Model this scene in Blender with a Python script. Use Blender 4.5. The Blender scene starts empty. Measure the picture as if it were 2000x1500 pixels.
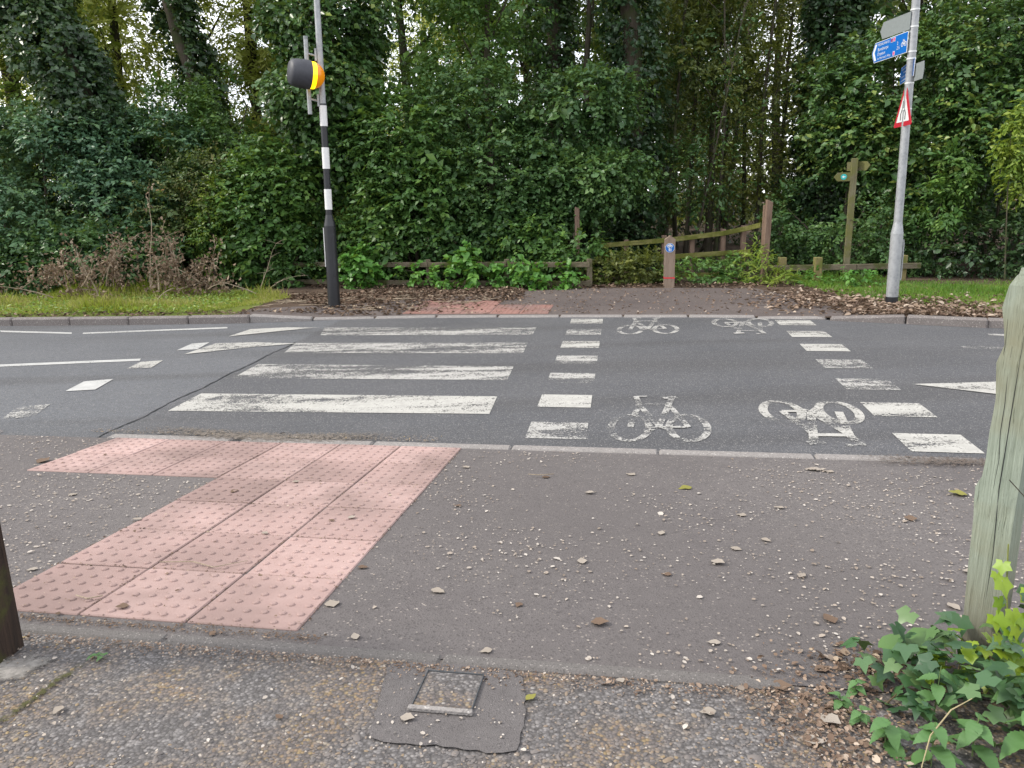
import bpy, bmesh, math, random
import numpy as np
from mathutils import Matrix, Vector
R = math.radians
rng = np.random.default_rng(7)
random.seed(7)
scn = bpy.context.scene
COL = scn.collection

# ---------------------------------------------------------------- camera
CAM_H, PITCH, ROLL = 1.5562, 0.2405, -0.023
fw = Vector((0, math.cos(PITCH), -math.sin(PITCH)))
rt, up = Vector((1, 0, 0)), Vector((0, math.sin(PITCH), math.cos(PITCH)))
c_, s_ = math.cos(ROLL), math.sin(ROLL)
cr, cu = rt * c_ + up * s_, up * c_ - rt * s_
camd = bpy.data.cameras.new('camera')
cam = bpy.data.objects.new('camera', camd); COL.objects.link(cam)
M = Matrix.Identity(4)
for i in range(3):
    M[i][0], M[i][1], M[i][2] = cr[i], cu[i], -fw[i]
M[2][3] = CAM_H
cam.matrix_world = M
camd.sensor_width = 36; camd.lens = 27.09; camd.clip_start = 0.05; camd.clip_end = 2000
scn.camera = cam

# ---------------------------------------------------------------- sky, sun, exposure
to_sun = Vector((-0.86, 0.02, 0.70)).normalized()
w = bpy.data.worlds.new('World'); scn.world = w; w.use_nodes = True
nt = w.node_tree; nt.nodes.clear()
out = nt.nodes.new('ShaderNodeOutputWorld'); bg = nt.nodes.new('ShaderNodeBackground')
sky = nt.nodes.new('ShaderNodeTexSky'); sky.sky_type = 'NISHITA'; sky.sun_disc = False
sky.sun_elevation = math.asin(to_sun.z); sky.sun_rotation = math.atan2(to_sun.x, to_sun.y)
tc = nt.nodes.new('ShaderNodeTexCoord'); nz = nt.nodes.new('ShaderNodeTexNoise')
nz.inputs['Scale'].default_value = 2.2; nz.inputs['Detail'].default_value = 6
rmp = nt.nodes.new('ShaderNodeMapRange')
rmp.inputs['From Min'].default_value = 0.35; rmp.inputs['From Max'].default_value = 0.6
rmp.inputs['To Min'].default_value = 0.55; rmp.inputs['To Max'].default_value = 0.95
mx = nt.nodes.new('ShaderNodeMix'); mx.data_type = 'RGBA'
mx.inputs[7].default_value = (8.0, 8.0, 8.3, 1)
nt.links.new(tc.outputs['Generated'], nz.inputs['Vector']); nt.links.new(nz.outputs['Fac'], rmp.inputs['Value'])
nt.links.new(rmp.outputs['Result'], mx.inputs[0]); nt.links.new(sky.outputs['Color'], mx.inputs[6])
nt.links.new(mx.outputs[2], bg.inputs['Color']); bg.inputs['Strength'].default_value = 0.11
nt.links.new(bg.outputs[0], out.inputs[0])
sund = bpy.data.lights.new('sun', 'SUN'); sund.energy = 1.5; sund.angle = R(10); sund.color = (1, 0.93, 0.82)
sun = bpy.data.objects.new('sun', sund); COL.objects.link(sun)
sun.rotation_euler = to_sun.to_track_quat('Z', 'Y').to_euler(); sun.location = (-8, 2, 12)
scn.view_settings.view_transform = 'Standard'; scn.view_settings.look = 'None'
scn.view_settings.exposure = 1.3; scn.view_settings.gamma = 1
scn.render.engine = 'CYCLES'
scn.cycles.max_bounces = 8; scn.cycles.diffuse_bounces = 3; scn.cycles.transparent_max_bounces = 8

# ---------------------------------------------------------------- object helpers
def tag(o, label=None, cat=None, group=None, kind=None):
    if label: o['label'] = label
    if cat: o['category'] = cat
    if group: o['group'] = group
    if kind: o['kind'] = kind
    return o
def link(o, parent=None):
    COL.objects.link(o)
    if parent is not None: o.parent = parent
    return o
def empty(name, loc=(0, 0, 0), rz=0):
    o = bpy.data.objects.new(name, None); link(o); o.location = loc; o.rotation_euler = (0, 0, rz)
    o.empty_display_size = 0.1
    return o
def thing(name, label, cat, loc=(0, 0, 0), rz=0, group=None):
    return tag(empty(name, loc, rz), label, cat, group)
def mobj(name, me, mat, parent=None, loc=(0, 0, 0)):
    o = bpy.data.objects.new(name, me); link(o, parent); o.location = loc
    if mat is not None and not me.materials: me.materials.append(mat)
    return o
def bm_obj(name, bm, mat, parent=None, smooth=False, loc=(0, 0, 0)):
    me = bpy.data.meshes.new(name); bmesh.ops.recalc_face_normals(bm, faces=bm.faces); bm.to_mesh(me); bm.free()
    if smooth:
        for p in me.polygons: p.use_smooth = True
        me.set_sharp_from_angle(angle=R(50))
    return mobj(name, me, mat, parent, loc)
def py_obj(name, v, f, mat, parent=None, smooth=False, loc=(0, 0, 0)):
    me = bpy.data.meshes.new(name); me.from_pydata([tuple(p) for p in v], [], f); me.update()
    if smooth:
        for p in me.polygons: p.use_smooth = True
    return mobj(name, me, mat, parent, loc)
def box(bm, cx, cy, cz, sx, sy, sz, mat=None, bev=0.0):
    m = Matrix.Translation((cx, cy, cz)) if mat is None else mat @ Matrix.Translation((cx, cy, cz))
    r = bmesh.ops.create_cube(bm, size=1, matrix=m @ Matrix.Diagonal((sx, sy, sz, 1)))
    if bev:
        es = list({e for v in r['verts'] for e in v.link_edges})
        bmesh.ops.bevel(bm, geom=es, offset=bev, segments=1, affect='EDGES')
def bar(bm, a, b, wy, wz, bev=0.004):
    """rectangular bar from a to b: wy across horizontally, wz tall"""
    a, b = Vector(a), Vector(b); d = b - a; L = d.length; x = d.normalized()
    y = Vector((0, 0, 1)).cross(x)
    y = Vector((0, 1, 0)) if y.length < 1e-4 else y.normalized()
    z = x.cross(y); m = Matrix.Identity(4)
    for i in range(3): m[i][0], m[i][1], m[i][2], m[i][3] = x[i], y[i], z[i], (a[i] + b[i]) / 2
    box(bm, 0, 0, 0, L, wy, wz, m, bev)
def tube(bm, pts, rad, n=8, cap=True):
    pts = [Vector(p) for p in pts]; rings = []
    u0 = None
    for i, p in enumerate(pts):
        d = (pts[min(i + 1, len(pts) - 1)] - pts[max(i - 1, 0)]).normalized()
        u = Vector((0, 1, 0)).cross(d) if u0 is None else (u0 - d * u0.dot(d))
        if u.length < 1e-3: u = Vector((1, 0, 0)).cross(d)
        u.normalize(); u0 = u; v = d.cross(u)
        r = rad[i] if hasattr(rad, '__len__') else rad
        rings.append([bm.verts.new(p + (u * math.cos(2 * math.pi * k / n) + v * math.sin(2 * math.pi * k / n)) * r) for k in range(n)])
    for a, b in zip(rings, rings[1:]):
        for k in range(n): bm.faces.new((a[k], a[(k + 1) % n], b[(k + 1) % n], b[k]))
    if cap:
        bm.faces.new(rings[0][::-1]); bm.faces.new(rings[-1])
def prism(bm, poly, z0, z1):
    a = [bm.verts.new((x, y, z0)) for x, y in poly]; b = [bm.verts.new((x, y, z1)) for x, y in poly]
    n = len(poly); bm.faces.new(a[::-1]); bm.faces.new(b)
    for k in range(n): bm.faces.new((a[k], a[(k + 1) % n], b[(k + 1) % n], b[k]))

# ---------------------------------------------------------------- material helpers
class NB:
    def __init__(s, name):
        s.m = bpy.data.materials.new(name); s.m.use_nodes = True; s.t = s.m.node_tree; s.t.nodes.clear()
        s.out = s.n('OutputMaterial'); s.tc = s.n('TexCoord')
    def n(s, t, **kw):
        o = s.t.nodes.new('ShaderNode' + t)
        for k, v in kw.items(): setattr(o, k, v)
        return o
    def l(s, a, b): s.t.links.new(a, b)
    def set(s, sock, v):
        if hasattr(v, 'is_output'): s.l(v, sock)
        elif isinstance(v, (tuple, list)) and len(v) == 3 and sock.type == 'RGBA': sock.default_value = (*v, 1)
        else: sock.default_value = v
    def map(s, scale=(1, 1, 1), src='Object'):
        m = s.n('Mapping'); s.l(s.tc.outputs[src], m.inputs[0]); m.inputs['Scale'].default_value = scale; return m.outputs[0]
    def noise(s, sc, det=4, rough=0.55, vec=None, dist=0.0):
        o = s.n('TexNoise'); s.l(vec if vec is not None else s.tc.outputs['Object'], o.inputs['Vector'])
        o.inputs['Scale'].default_value = sc; o.inputs['Detail'].default_value = det
        o.inputs['Roughness'].default_value = rough; o.inputs['Distortion'].default_value = dist; return o.outputs['Fac']
    def vor(s, sc, feat='F1', outp='Distance', vec=None):
        o = s.n('TexVoronoi', feature=feat); s.l(vec if vec is not None else s.tc.outputs['Object'], o.inputs['Vector'])
        o.inputs['Scale'].default_value = sc; return o.outputs[outp]
    def rmap(s, v, a, b, c=0.0, d=1.0):
        o = s.n('MapRange'); s.set(o.inputs[0], v)
        for i, x in enumerate((a, b, c, d)): o.inputs[i + 1].default_value = x
        return o.outputs[0]
    def mix(s, f, a, b, mode='MIX'):
        o = s.n('Mix', data_type='RGBA', blend_type=mode); s.set(o.inputs[0], f); s.set(o.inputs[6], a); s.set(o.inputs[7], b); return o.outputs[2]
    def math(s, op, a, b=0.0):
        o = s.n('Math', operation=op); s.set(o.inputs[0], a); s.set(o.inputs[1], b); return o.outputs[0]
    def ramp(s, f, stops):
        o = s.n('ValToRGB'); s.set(o.inputs[0], f); e = o.color_ramp.elements
        while len(e) < len(stops): e.new(0.5)
        for i, (p, c) in enumerate(stops): e[i].position = p; e[i].color = (*c, 1)
        return o.outputs[0]
    def bump(s, h, st=0.3, d=0.01):
        o = s.n('Bump'); s.set(o.inputs['Height'], h); o.inputs['Strength'].default_value = st; o.inputs['Distance'].default_value = d; return o.outputs[0]
    def bsdf(s, col, rough=0.8, nrm=None, spec=0.35, metal=0.0):
        o = s.n('BsdfPrincipled'); s.set(o.inputs['Base Color'], col); s.set(o.inputs['Roughness'], rough)
        o.inputs['Specular IOR Level'].default_value = spec; o.inputs['Metallic'].default_value = metal
        if nrm is not None: s.l(nrm, o.inputs['Normal'])
        return o
    def done(s, sh): s.l(sh.outputs[0], s.out.inputs['Surface']); return s.m

def m_plain(name, col, rough=0.6, spec=0.35, metal=0.0, var=0.15, sc=30):
    b = NB(name); n = b.noise(sc); v = b.rmap(n, 0.3, 0.7, 1 - var, 1 + var)
    hsv = b.n('HueSaturation'); b.set(hsv.inputs['Color'], col); b.l(v, hsv.inputs['Value'])
    return b.done(b.bsdf(hsv.outputs[0], rough, b.bump(n, 0.12, 0.003), spec, metal))
def m_leaf(name, stops, rough=0.42, trans=0.3, tcol=None, spec=0.45):
    b = NB(name); a = b.n('Attribute', attribute_name='rnd')
    col = b.ramp(a.outputs['Fac'], stops)
    p = b.bsdf(col, rough, None, spec)
    t = b.n('BsdfTranslucent')
    b.l(b.mix(0.6, col, tcol or (0.16, 0.22, 0.02)), t.inputs['Color'])
    mxs = b.n('MixShader'); mxs.inputs[0].default_value = trans
    b.l(p.outputs[0], mxs.inputs[1]); b.l(t.outputs[0], mxs.inputs[2])
    return b.done(mxs)
def m_wood(name, c1, c2, moss=None, mossamt=0.5, scale=1.0, axis='Z'):
    b = NB(name)
    st = {'Z': (14 * scale, 14 * scale, 0.9 * scale), 'X': (0.9 * scale, 14 * scale, 14 * scale)}[axis]
    v = b.map(st); n = b.noise(3.2, 6, 0.65, v, 0.6); n2 = b.noise(9, 4, 0.6, v)
    col = b.mix(b.rmap(n, 0.32, 0.68), c1, c2)
    col = b.mix(b.rmap(n2, 0.60, 0.68, 0, 0.7), col, tuple(x * 0.3 for x in c1))
    if moss:
        mm = b.rmap(b.noise(4.5, 5, 0.6), 0.62 - mossamt * 0.35, 0.72 - mossamt * 0.3)
        col = b.mix(mm, col, moss)
    h = b.math('ADD', n, n2)
    return b.done(b.bsdf(col, 0.85, b.bump(h, 0.5, 0.006), 0.2))
def m_asphalt(name, lo, hi, spk, spk_amt=0.10, agg=260, rough=0.85, tint=None):
    b = NB(name)
    n = b.noise(0.9, 6, 0.6); n2 = b.noise(14, 5, 0.7)
    col = b.mix(b.rmap(n, 0.32, 0.68), lo, hi)
    cellc = b.n('TexVoronoi', feature='F1'); b.l(b.tc.outputs['Object'], cellc.inputs['Vector']); cellc.inputs['Scale'].default_value = agg
    sep = b.n('SeparateColor'); b.l(cellc.outputs['Color'], sep.inputs[0])
    col = b.mix(b.rmap(sep.outputs[0], 1 - spk_amt, 1 - spk_amt * 0.6, 0, 0.75), col, spk)
    col = b.mix(b.rmap(sep.outputs[1], 0.72, 1.0, 0, 0.6), col, tuple(x * 0.45 for x in lo))
    col = b.mix(b.rmap(n2, 0.45, 0.75, 0, 0.35), col, tuple(x * 0.62 for x in lo))
    if tint: col = b.mix(b.rmap(b.noise(0.45, 3), 0.45, 0.65, 0, 0.7), col, tint)
    h = b.math('ADD', b.math('MULTIPLY', cellc.outputs['Distance'], 1.0), n2)
    return b.done(b.bsdf(col, rough, b.bump(h, 0.45, 0.004), 0.3))
def road_mat():
    b = NB('road_asphalt')
    g = b.n('SeparateXYZ'); b.l(b.tc.outputs['Object'], g.inputs[0])
    sl = b.math('ADD', g.outputs[0], b.math('MULTIPLY', g.outputs[1], -0.12))          # older lighter surface left of the seam
    old = b.rmap(sl, -3.48, -3.42, 1.0, 0.0)
    n = b.noise(0.8, 6, 0.6); n2 = b.noise(16, 5, 0.75)
    trk = b.noise(1.0, 3, 0.5, b.map((0.10, 1.35, 1.0)))
    cell = b.n('TexVoronoi', feature='F1'); b.l(b.tc.outputs['Object'], cell.inputs['Vector']); cell.inputs['Scale'].default_value = 170
    sp_ = b.n('SeparateColor'); b.l(cell.outputs['Color'], sp_.inputs[0])
    col = b.mix(b.rmap(n, 0.3, 0.7), (0.072, 0.074, 0.080), (0.098, 0.099, 0.104))
    col = b.mix(old, col, b.mix(b.rmap(n, 0.3, 0.7), (0.098, 0.103, 0.112), (0.118, 0.122, 0.130)))
    col = b.mix(b.rmap(trk, 0.48, 0.64, 0, 0.55), col, (0.058, 0.057, 0.058))
    col = b.mix(b.rmap(sp_.outputs[0], 0.88, 0.95, 0, 0.7), col, (0.24, 0.23, 0.22))
    col = b.mix(b.rmap(sp_.outputs[1], 0.7, 1.0, 0, 0.7), col, (0.035, 0.035, 0.037))
    col = b.mix(b.rmap(n2, 0.5, 0.72, 0, 0.4), col, (0.05, 0.049, 0.049))
    h = b.math('ADD', cell.outputs['Distance'], n2)
    return b.done(b.bsdf(col, 0.8, b.bump(h, 0.5, 0.005), 0.3))
def m_paint(name, col, wear=0.45, seed=0.0):
    """thermoplastic paint worn through to the road; where it is gone the sheet is open"""
    b = NB(name)
    mp = b.n('Mapping'); b.l(b.tc.outputs['Object'], mp.inputs[0]); mp.inputs['Location'].default_value = (seed, seed * 0.7, 0)
    v = mp.outputs[0]
    mp2 = b.n('Mapping'); b.l(v, mp2.inputs[0]); mp2.inputs['Scale'].default_value = (0.55, 2.6, 1); big = b.noise(1.5, 4, 0.6, mp2.outputs[0], 0.4); fine = b.noise(70, 4, 0.75, v); mid = b.noise(11, 4, 0.6, v)
    s = b.math('ADD', b.math('MULTIPLY', big, 0.85), b.math('ADD', b.math('MULTIPLY', fine, 1.0), b.math('MULTIPLY', mid, 0.55)))
    t = 0.90 + wear * 0.62
    keep = b.rmap(s, t - 0.05, t + 0.07)
    c = b.mix(b.rmap(mid, 0.35, 0.7), col, tuple(x * 0.74 for x in col))
    p = b.bsdf(c, 0.7, b.bump(fine, 0.3, 0.003), 0.3)
    tr = b.n('BsdfTransparent'); mxs = b.n('MixShader'); b.l(keep, mxs.inputs[0])
    b.l(tr.outputs[0], mxs.inputs[1]); b.l(p.outputs[0], mxs.inputs[2])
    return b.done(mxs)

MAT = {}
MAT['road'] = road_mat()
MAT['road_old'] = m_asphalt('road_asphalt', (0.074, 0.076, 0.082), (0.100, 0.101, 0.106), (0.30, 0.29, 0.27), 0.07, 210)
MAT['pave'] = m_asphalt('pavement_tarmac', (0.100, 0.090, 0.088), (0.132, 0.120, 0.115), (0.296, 0.262, 0.228), 0.03, 150, tint=(0.084, 0.075, 0.073))
MAT['fpave'] = m_asphalt('far_tarmac', (0.088, 0.072, 0.068), (0.120, 0.099, 0.091), (0.3, 0.25, 0.2), 0.04, 160)
MAT['patch'] = m_asphalt('patch_tarmac', (0.098, 0.090, 0.088), (0.126, 0.116, 0.113), (0.22, 0.2, 0.19), 0.02, 300)
MAT['kerb'] = m_asphalt('kerb_concrete', (0.145, 0.127, 0.120), (0.19, 0.172, 0.162), (0.4, 0.37, 0.34), 0.08, 150)
MAT['kerb_pale'] = m_asphalt('kerb_concrete_pale', (0.20, 0.185, 0.175), (0.255, 0.238, 0.225), (0.45, 0.43, 0.4), 0.06, 150)
MAT['edging'] = m_asphalt('edging_concrete', (0.109, 0.101, 0.095), (0.145, 0.134, 0.127), (0.309, 0.285, 0.262), 0.05, 240)
MAT['paintA'] = m_paint('road_paint', (0.416, 0.408, 0.376), 0.35, 0.0)
MAT['paintB'] = m_paint('road_paint_worn', (0.384, 0.376, 0.352), 0.55, 3.3)
MAT['paintC'] = m_paint('road_paint_fresh', (0.432, 0.432, 0.416), 0.21, 8.1)
MAT['paintE'] = m_paint('road_paint_symbol', (0.41, 0.40, 0.37), 0.44, 11.3)
MAT['paintD'] = m_paint('road_paint_thin', (0.400, 0.392, 0.368), 0.48, 5.7)

def gravel_mat():
    b = NB('footway_gravel')
    def vnode(sc):
        o = b.n('TexVoronoi', feature='F1'); b.l(b.tc.outputs['Object'], o.inputs['Vector']); o.inputs['Scale'].default_value = sc
        s = b.n('SeparateColor'); b.l(o.outputs['Color'], s.inputs[0]); return o, s
    v, s = vnode(105)
    stone = b.ramp(s.outputs[0], [(0.0, (0.091, 0.081, 0.077)), (0.35, (0.133, 0.115, 0.108)), (0.6, (0.168, 0.140, 0.119)), (0.8, (0.210, 0.150, 0.098)), (0.93, (0.217, 0.161, 0.084)), (1.0, (0.294, 0.273, 0.252))])
    grey = b.ramp(s.outputs[0], [(0.0, (0.084, 0.078, 0.077)), (0.6, (0.133, 0.125, 0.122)), (1.0, (0.224, 0.210, 0.203))])
    zone = b.rmap(b.noise(3.2, 5, 0.6), 0.45, 0.58)
    col = b.mix(zone, grey, stone)
    edge = b.rmap(v.outputs['Distance'], 0.35, 0.75)
    col = b.mix(b.math('MULTIPLY', edge, 0.7), col, (0.052, 0.048, 0.045))
    h = b.math('SUBTRACT', 1.0, v.outputs['Distance'])
    return b.done(b.bsdf(col, 0.75, b.bump(b.math('ADD', h, b.noise(160)), 0.5, 0.006), 0.3))
MAT['gravel'] = gravel_mat()
def soil_mat():
    b = NB('soil')
    n = b.noise(3, 6, 0.6); n2 = b.noise(40, 4, 0.7)
    col = b.mix(b.rmap(n, 0.35, 0.65), (0.06, 0.044, 0.034), (0.10, 0.072, 0.054))
    col = b.mix(b.rmap(n2, 0.5, 0.7, 0, 0.7), col, (0.14, 0.095, 0.06))
    return b.done(b.bsdf(col, 0.95, b.bump(n2, 0.8, 0.02), 0.1))
MAT['soil'] = soil_mat()
def turf_mat():
    b = NB('turf'); n = b.noise(2.2, 5); n2 = b.noise(30)
    col = b.mix(b.rmap(n, 0.35, 0.65), (0.07, 0.10, 0.02), (0.12, 0.15, 0.03))
    col = b.mix(b.rmap(n2, 0.52, 0.68, 0, 0.8), col, (0.09, 0.065, 0.035))
    return b.done(b.bsdf(col, 0.95, b.bump(n2, 0.8, 0.03), 0.1))
MAT['turf'] = turf_mat()
def slab_mat(name, c1, c2):
    b = NB(name); oi = b.n('ObjectInfo')
    n = b.noise(9, 5, 0.6); n2 = b.noise(120, 3, 0.6)
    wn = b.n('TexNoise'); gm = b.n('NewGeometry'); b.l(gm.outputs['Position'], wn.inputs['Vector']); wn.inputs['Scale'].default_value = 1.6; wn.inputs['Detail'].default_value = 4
    col = b.mix(b.rmap(n, 0.3, 0.7), c1, c2)
    col = b.mix(b.rmap(oi.outputs['Random'], 0, 1, 0, 0.8), col, tuple(x * 0.74 for x in c1))
    col = b.mix(b.rmap(wn.outputs['Fac'], 0.40, 0.64, 0, 0.75), col, (0.175, 0.125, 0.112))  # broad dirt patches, deepened to paint in soft tree shade as well
    col = b.mix(b.rmap(n2, 0.58, 0.70, 0, 0.5), col, tuple(x * 0.6 for x in c1))
    return b.done(b.bsdf(col, 0.85, b.bump(n2, 0.3, 0.003), 0.25))
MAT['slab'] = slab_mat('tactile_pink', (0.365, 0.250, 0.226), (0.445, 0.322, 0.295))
MAT['slab_far'] = slab_mat('tactile_pink_dirty', (0.27, 0.145, 0.12), (0.33, 0.19, 0.16))
MAT['galv'] = None
def galv_mat():
    b = NB('galvanised_steel'); n = b.noise(7, 4, 0.5); v = b.vor(28)
    col = b.mix(b.rmap(n, 0.35, 0.65), (0.230, 0.242, 0.251), (0.315, 0.327, 0.336))
    col = b.mix(b.rmap(v, 0.3, 0.6, 0, 0.35), col, (0.391, 0.404, 0.412))
    return b.done(b.bsdf(col, 0.5, b.bump(n, 0.08, 0.003), 0.5, 0.25))
MAT['galv'] = galv_mat()
MAT['black'] = m_plain('black_paint', (0.012, 0.013, 0.016), 0.42, 0.5, var=0.3, sc=9)
MAT['white'] = m_plain('white_sleeve', (0.640, 0.640, 0.631), 0.5, var=0.05)
MAT['hood'] = m_plain('hood_plastic', (0.045, 0.047, 0.056), 0.55, 0.4)
MAT['dark_metal'] = m_plain('dark_metal', (0.06, 0.065, 0.07), 0.5)
MAT['sign_grey'] = m_plain('sign_back', (0.197, 0.221, 0.221), 0.55, var=0.06)
MAT['sign_blue'] = m_plain('sign_blue', (0.004, 0.115, 0.42), 0.45, var=0.04)
MAT['sign_white'] = m_plain('sign_white', (0.623, 0.640, 0.640), 0.45, var=0.04)
MAT['sign_red'] = m_plain('sign_red', (0.40, 0.02, 0.035), 0.45, var=0.08)
MAT['sign_ink'] = m_plain('sign_ink', (0.012, 0.012, 0.014), 0.5)
MAT['sign_purple'] = m_plain('sign_purple', (0.20, 0.012, 0.14), 0.45)
MAT['sign_pink'] = m_plain('sign_pink', (0.55, 0.10, 0.22), 0.45)
MAT['teal'] = m_plain('teal_disc', (0.02, 0.36, 0.36), 0.45)
MAT['red_tape'] = m_plain('red_band', (0.50, 0.03, 0.04), 0.5)
MAT['wood_brown'] = m_wood('brown_post_wood', (0.128, 0.085, 0.061), (0.212, 0.149, 0.111))
MAT['wood_grey'] = m_wood('weathered_rail_wood', (0.085, 0.072, 0.047), (0.162, 0.136, 0.098), (0.068, 0.076, 0.025), 0.35, axis='X')
MAT['wood_green'] = m_wood('mossy_rail_wood', (0.136, 0.128, 0.047), (0.221, 0.212, 0.072), (0.111, 0.119, 0.025), 0.6, axis='X')
MAT['wood_finger'] = m_wood('mossy_post_wood', (0.102, 0.093, 0.055), (0.170, 0.157, 0.098), (0.119, 0.119, 0.043), 0.5)
MAT['wood_bollard'] = m_wood('bollard_wood', (0.178, 0.132, 0.098), (0.246, 0.191, 0.149))
MAT['wood_knee'] = m_wood('knee_post_wood', (0.145, 0.119, 0.051), (0.238, 0.196, 0.093), (0.119, 0.128, 0.034), 0.5)
MAT['wood_dark'] = m_wood('dark_tarred_wood', (0.022, 0.016, 0.013), (0.045, 0.030, 0.022), (0.05, 0.055, 0.014), 0.30)
MAT['bark'] = m_wood('bark', (0.045, 0.036, 0.026), (0.10, 0.085, 0.065), (0.05, 0.06, 0.025), 0.4, 0.5)
MAT['twig'] = m_wood('dry_twig', (0.20, 0.155, 0.11), (0.36, 0.30, 0.22))
MAT['straw'] = m_plain('straw_stem', (0.30, 0.25, 0.14), 0.7)

# leaf materials: (position, colour) along the per-leaf random value
MAT['lf_blue'] = m_leaf('leaf_elder_flare', [(0, (0.060, 0.136, 0.073)), (0.6, (0.100, 0.200, 0.089)), (1, (0.168, 0.273, 0.106))], 0.45, 0.25)  # blue-green, lightened with lens flare painted into the leaf colour
MAT['lf_ivy'] = m_leaf('leaf_ivy', [(0, (0.033, 0.076, 0.024)), (0.6, (0.057, 0.129, 0.034)), (0.95, (0.107, 0.189, 0.041)), (1, (0.198, 0.258, 0.054))], 0.36, 0.2)
MAT['lf_ivyd'] = m_leaf('leaf_ivy_dark', [(0, (0.022, 0.050, 0.022)), (0.7, (0.039, 0.083, 0.030)), (1, (0.074, 0.129, 0.041))], 0.36, 0.18)
MAT['lf_hazel'] = m_leaf('leaf_hazel', [(0, (0.050, 0.121, 0.030)), (0.6, (0.083, 0.181, 0.041)), (1, (0.140, 0.250, 0.047))], 0.45, 0.33)
MAT['lf_maple'] = m_leaf('leaf_maple', [(0, (0.046, 0.106, 0.038)), (0.6, (0.074, 0.159, 0.047)), (1, (0.123, 0.220, 0.061))], 0.42, 0.3)
MAT['lf_bright'] = m_leaf('leaf_bindweed', [(0, (0.061, 0.176, 0.027)), (0.6, (0.095, 0.250, 0.041)), (1, (0.149, 0.311, 0.061))], 0.42, 0.35)
MAT['lf_yellow'] = m_leaf('leaf_willow', [(0, (0.208, 0.271, 0.063)), (0.5, (0.356, 0.417, 0.094)), (1, (0.523, 0.564, 0.147))], 0.5, 0.45, (0.464, 0.495, 0.062))
MAT['lf_lime'] = m_leaf('leaf_lime', [(0, (0.108, 0.189, 0.027)), (0.6, (0.176, 0.270, 0.041)), (1, (0.270, 0.351, 0.054))], 0.45, 0.4, (0.25, 0.32, 0.03))
MAT['lf_olive'] = m_leaf('leaf_olive', [(0, (0.066, 0.095, 0.023)), (0.6, (0.123, 0.156, 0.034)), (1, (0.209, 0.227, 0.047))], 0.45, 0.42, (0.207, 0.230, 0.023))
MAT['lf_rust'] = m_leaf('leaf_rusty', [(0, (0.06, 0.11, 0.03)), (0.6, (0.11, 0.14, 0.04)), (0.9, (0.17, 0.16, 0.05)), (1, (0.26, 0.15, 0.06))], 0.5, 0.3)
MAT['lf_dead'] = m_leaf('leaf_dead', [(0, (0.10, 0.07, 0.048)), (0.6, (0.20, 0.145, 0.10)), (1, (0.33, 0.265, 0.195))], 0.8, 0.15, (0.3, 0.2, 0.1), 0.15)
MAT['lf_litter'] = m_leaf('leaf_litter', [(0, (0.09, 0.06, 0.045)), (0.55, (0.19, 0.135, 0.098)), (0.85, (0.30, 0.225, 0.17)), (1, (0.42, 0.35, 0.28))], 0.85, 0.1, (0.3, 0.2, 0.1), 0.15)
MAT['lf_mould'] = m_leaf('leaf_mould', [(0, (0.06, 0.042, 0.03)), (0.6, (0.13, 0.088, 0.062)), (0.9, (0.20, 0.14, 0.10)), (1, (0.36, 0.29, 0.21))], 0.85, 0.05, (0.3, 0.2, 0.1), 0.15)
MAT['grass'] = m_leaf('grass_blade', [(0, (0.13, 0.19, 0.02)), (0.5, (0.23, 0.30, 0.03)), (0.85, (0.34, 0.38, 0.06)), (1, (0.42, 0.38, 0.15))], 0.5, 0.4, (0.3, 0.38, 0.03))
MAT['grass_r'] = m_leaf('grass_blade_green', [(0, (0.06, 0.15, 0.018)), (0.6, (0.11, 0.23, 0.025)), (1, (0.19, 0.30, 0.04))], 0.5, 0.4, (0.2, 0.36, 0.03))
MAT['fleck'] = m_leaf('petal_fleck', [(0, (0.185, 0.148, 0.118)), (0.5, (0.311, 0.266, 0.222)), (1, (0.459, 0.422, 0.377))], 0.85, 0.05, (0.370, 0.333, 0.296), 0.15)
MAT['pebble'] = m_leaf('pebble', [(0, (0.094, 0.086, 0.083)), (0.45, (0.151, 0.133, 0.122)), (0.7, (0.202, 0.151, 0.101)), (0.88, (0.245, 0.180, 0.086)), (1, (0.346, 0.317, 0.288))], 0.7, 0.0)

# ---------------------------------------------------------------- site frame and heights
TH = -0.1637; OX, OY = -1.9, 2.4479           # s runs along the near kerb, t across it, from the corner of the tactile paving
SLOPE = 0.0739
def site(s, t):
    return (OX + s * math.cos(TH) - t * math.sin(TH), OY + s * math.sin(TH) + t * math.cos(TH))
def z_near(t):
    if t >= -0.13: return 0.010 + SLOPE * (2.41 - t)
    return 0.010 + SLOPE * 2.54 + 0.045 * (-0.13 - t)
def SP(s, t, dz=0.0):
    x, y = site(s, t); return (x, y, z_near(t) + dz)
FAR = [(-40, 13.2), (-20, 11.5), (-11, 10.6), (-6.86, 10.27), (-4.71, 10.09), (-3.27, 10.01), (-2.83, 10.08), (-2.31, 10.16), (-1.0, 10.12), (0.55, 9.92),
       (2.2, 9.68), (3.73, 9.30), (4.65, 8.74), (5.46, 8.42), (8, 7.2), (14, 3.6), (26, -6), (34, -16)]
_fx = np.arange(-42, 36, 0.05); _fy = np.interp(_fx, [p[0] for p in FAR], [p[1] for p in FAR])
_kn = np.exp(-0.5 * (np.arange(-24, 25) * 0.05 / 0.38) ** 2); _fy = np.convolve(np.pad(_fy, 24, 'edge'), _kn / _kn.sum(), 'valid')
def far_y(x): return float(np.interp(x, _fx, _fy))
def kerb_z(x): return float(np.interp(x, [-3.3, -2.4, 3.6, 4.6], [0.10, 0.022, 0.022, 0.10]))
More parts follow.
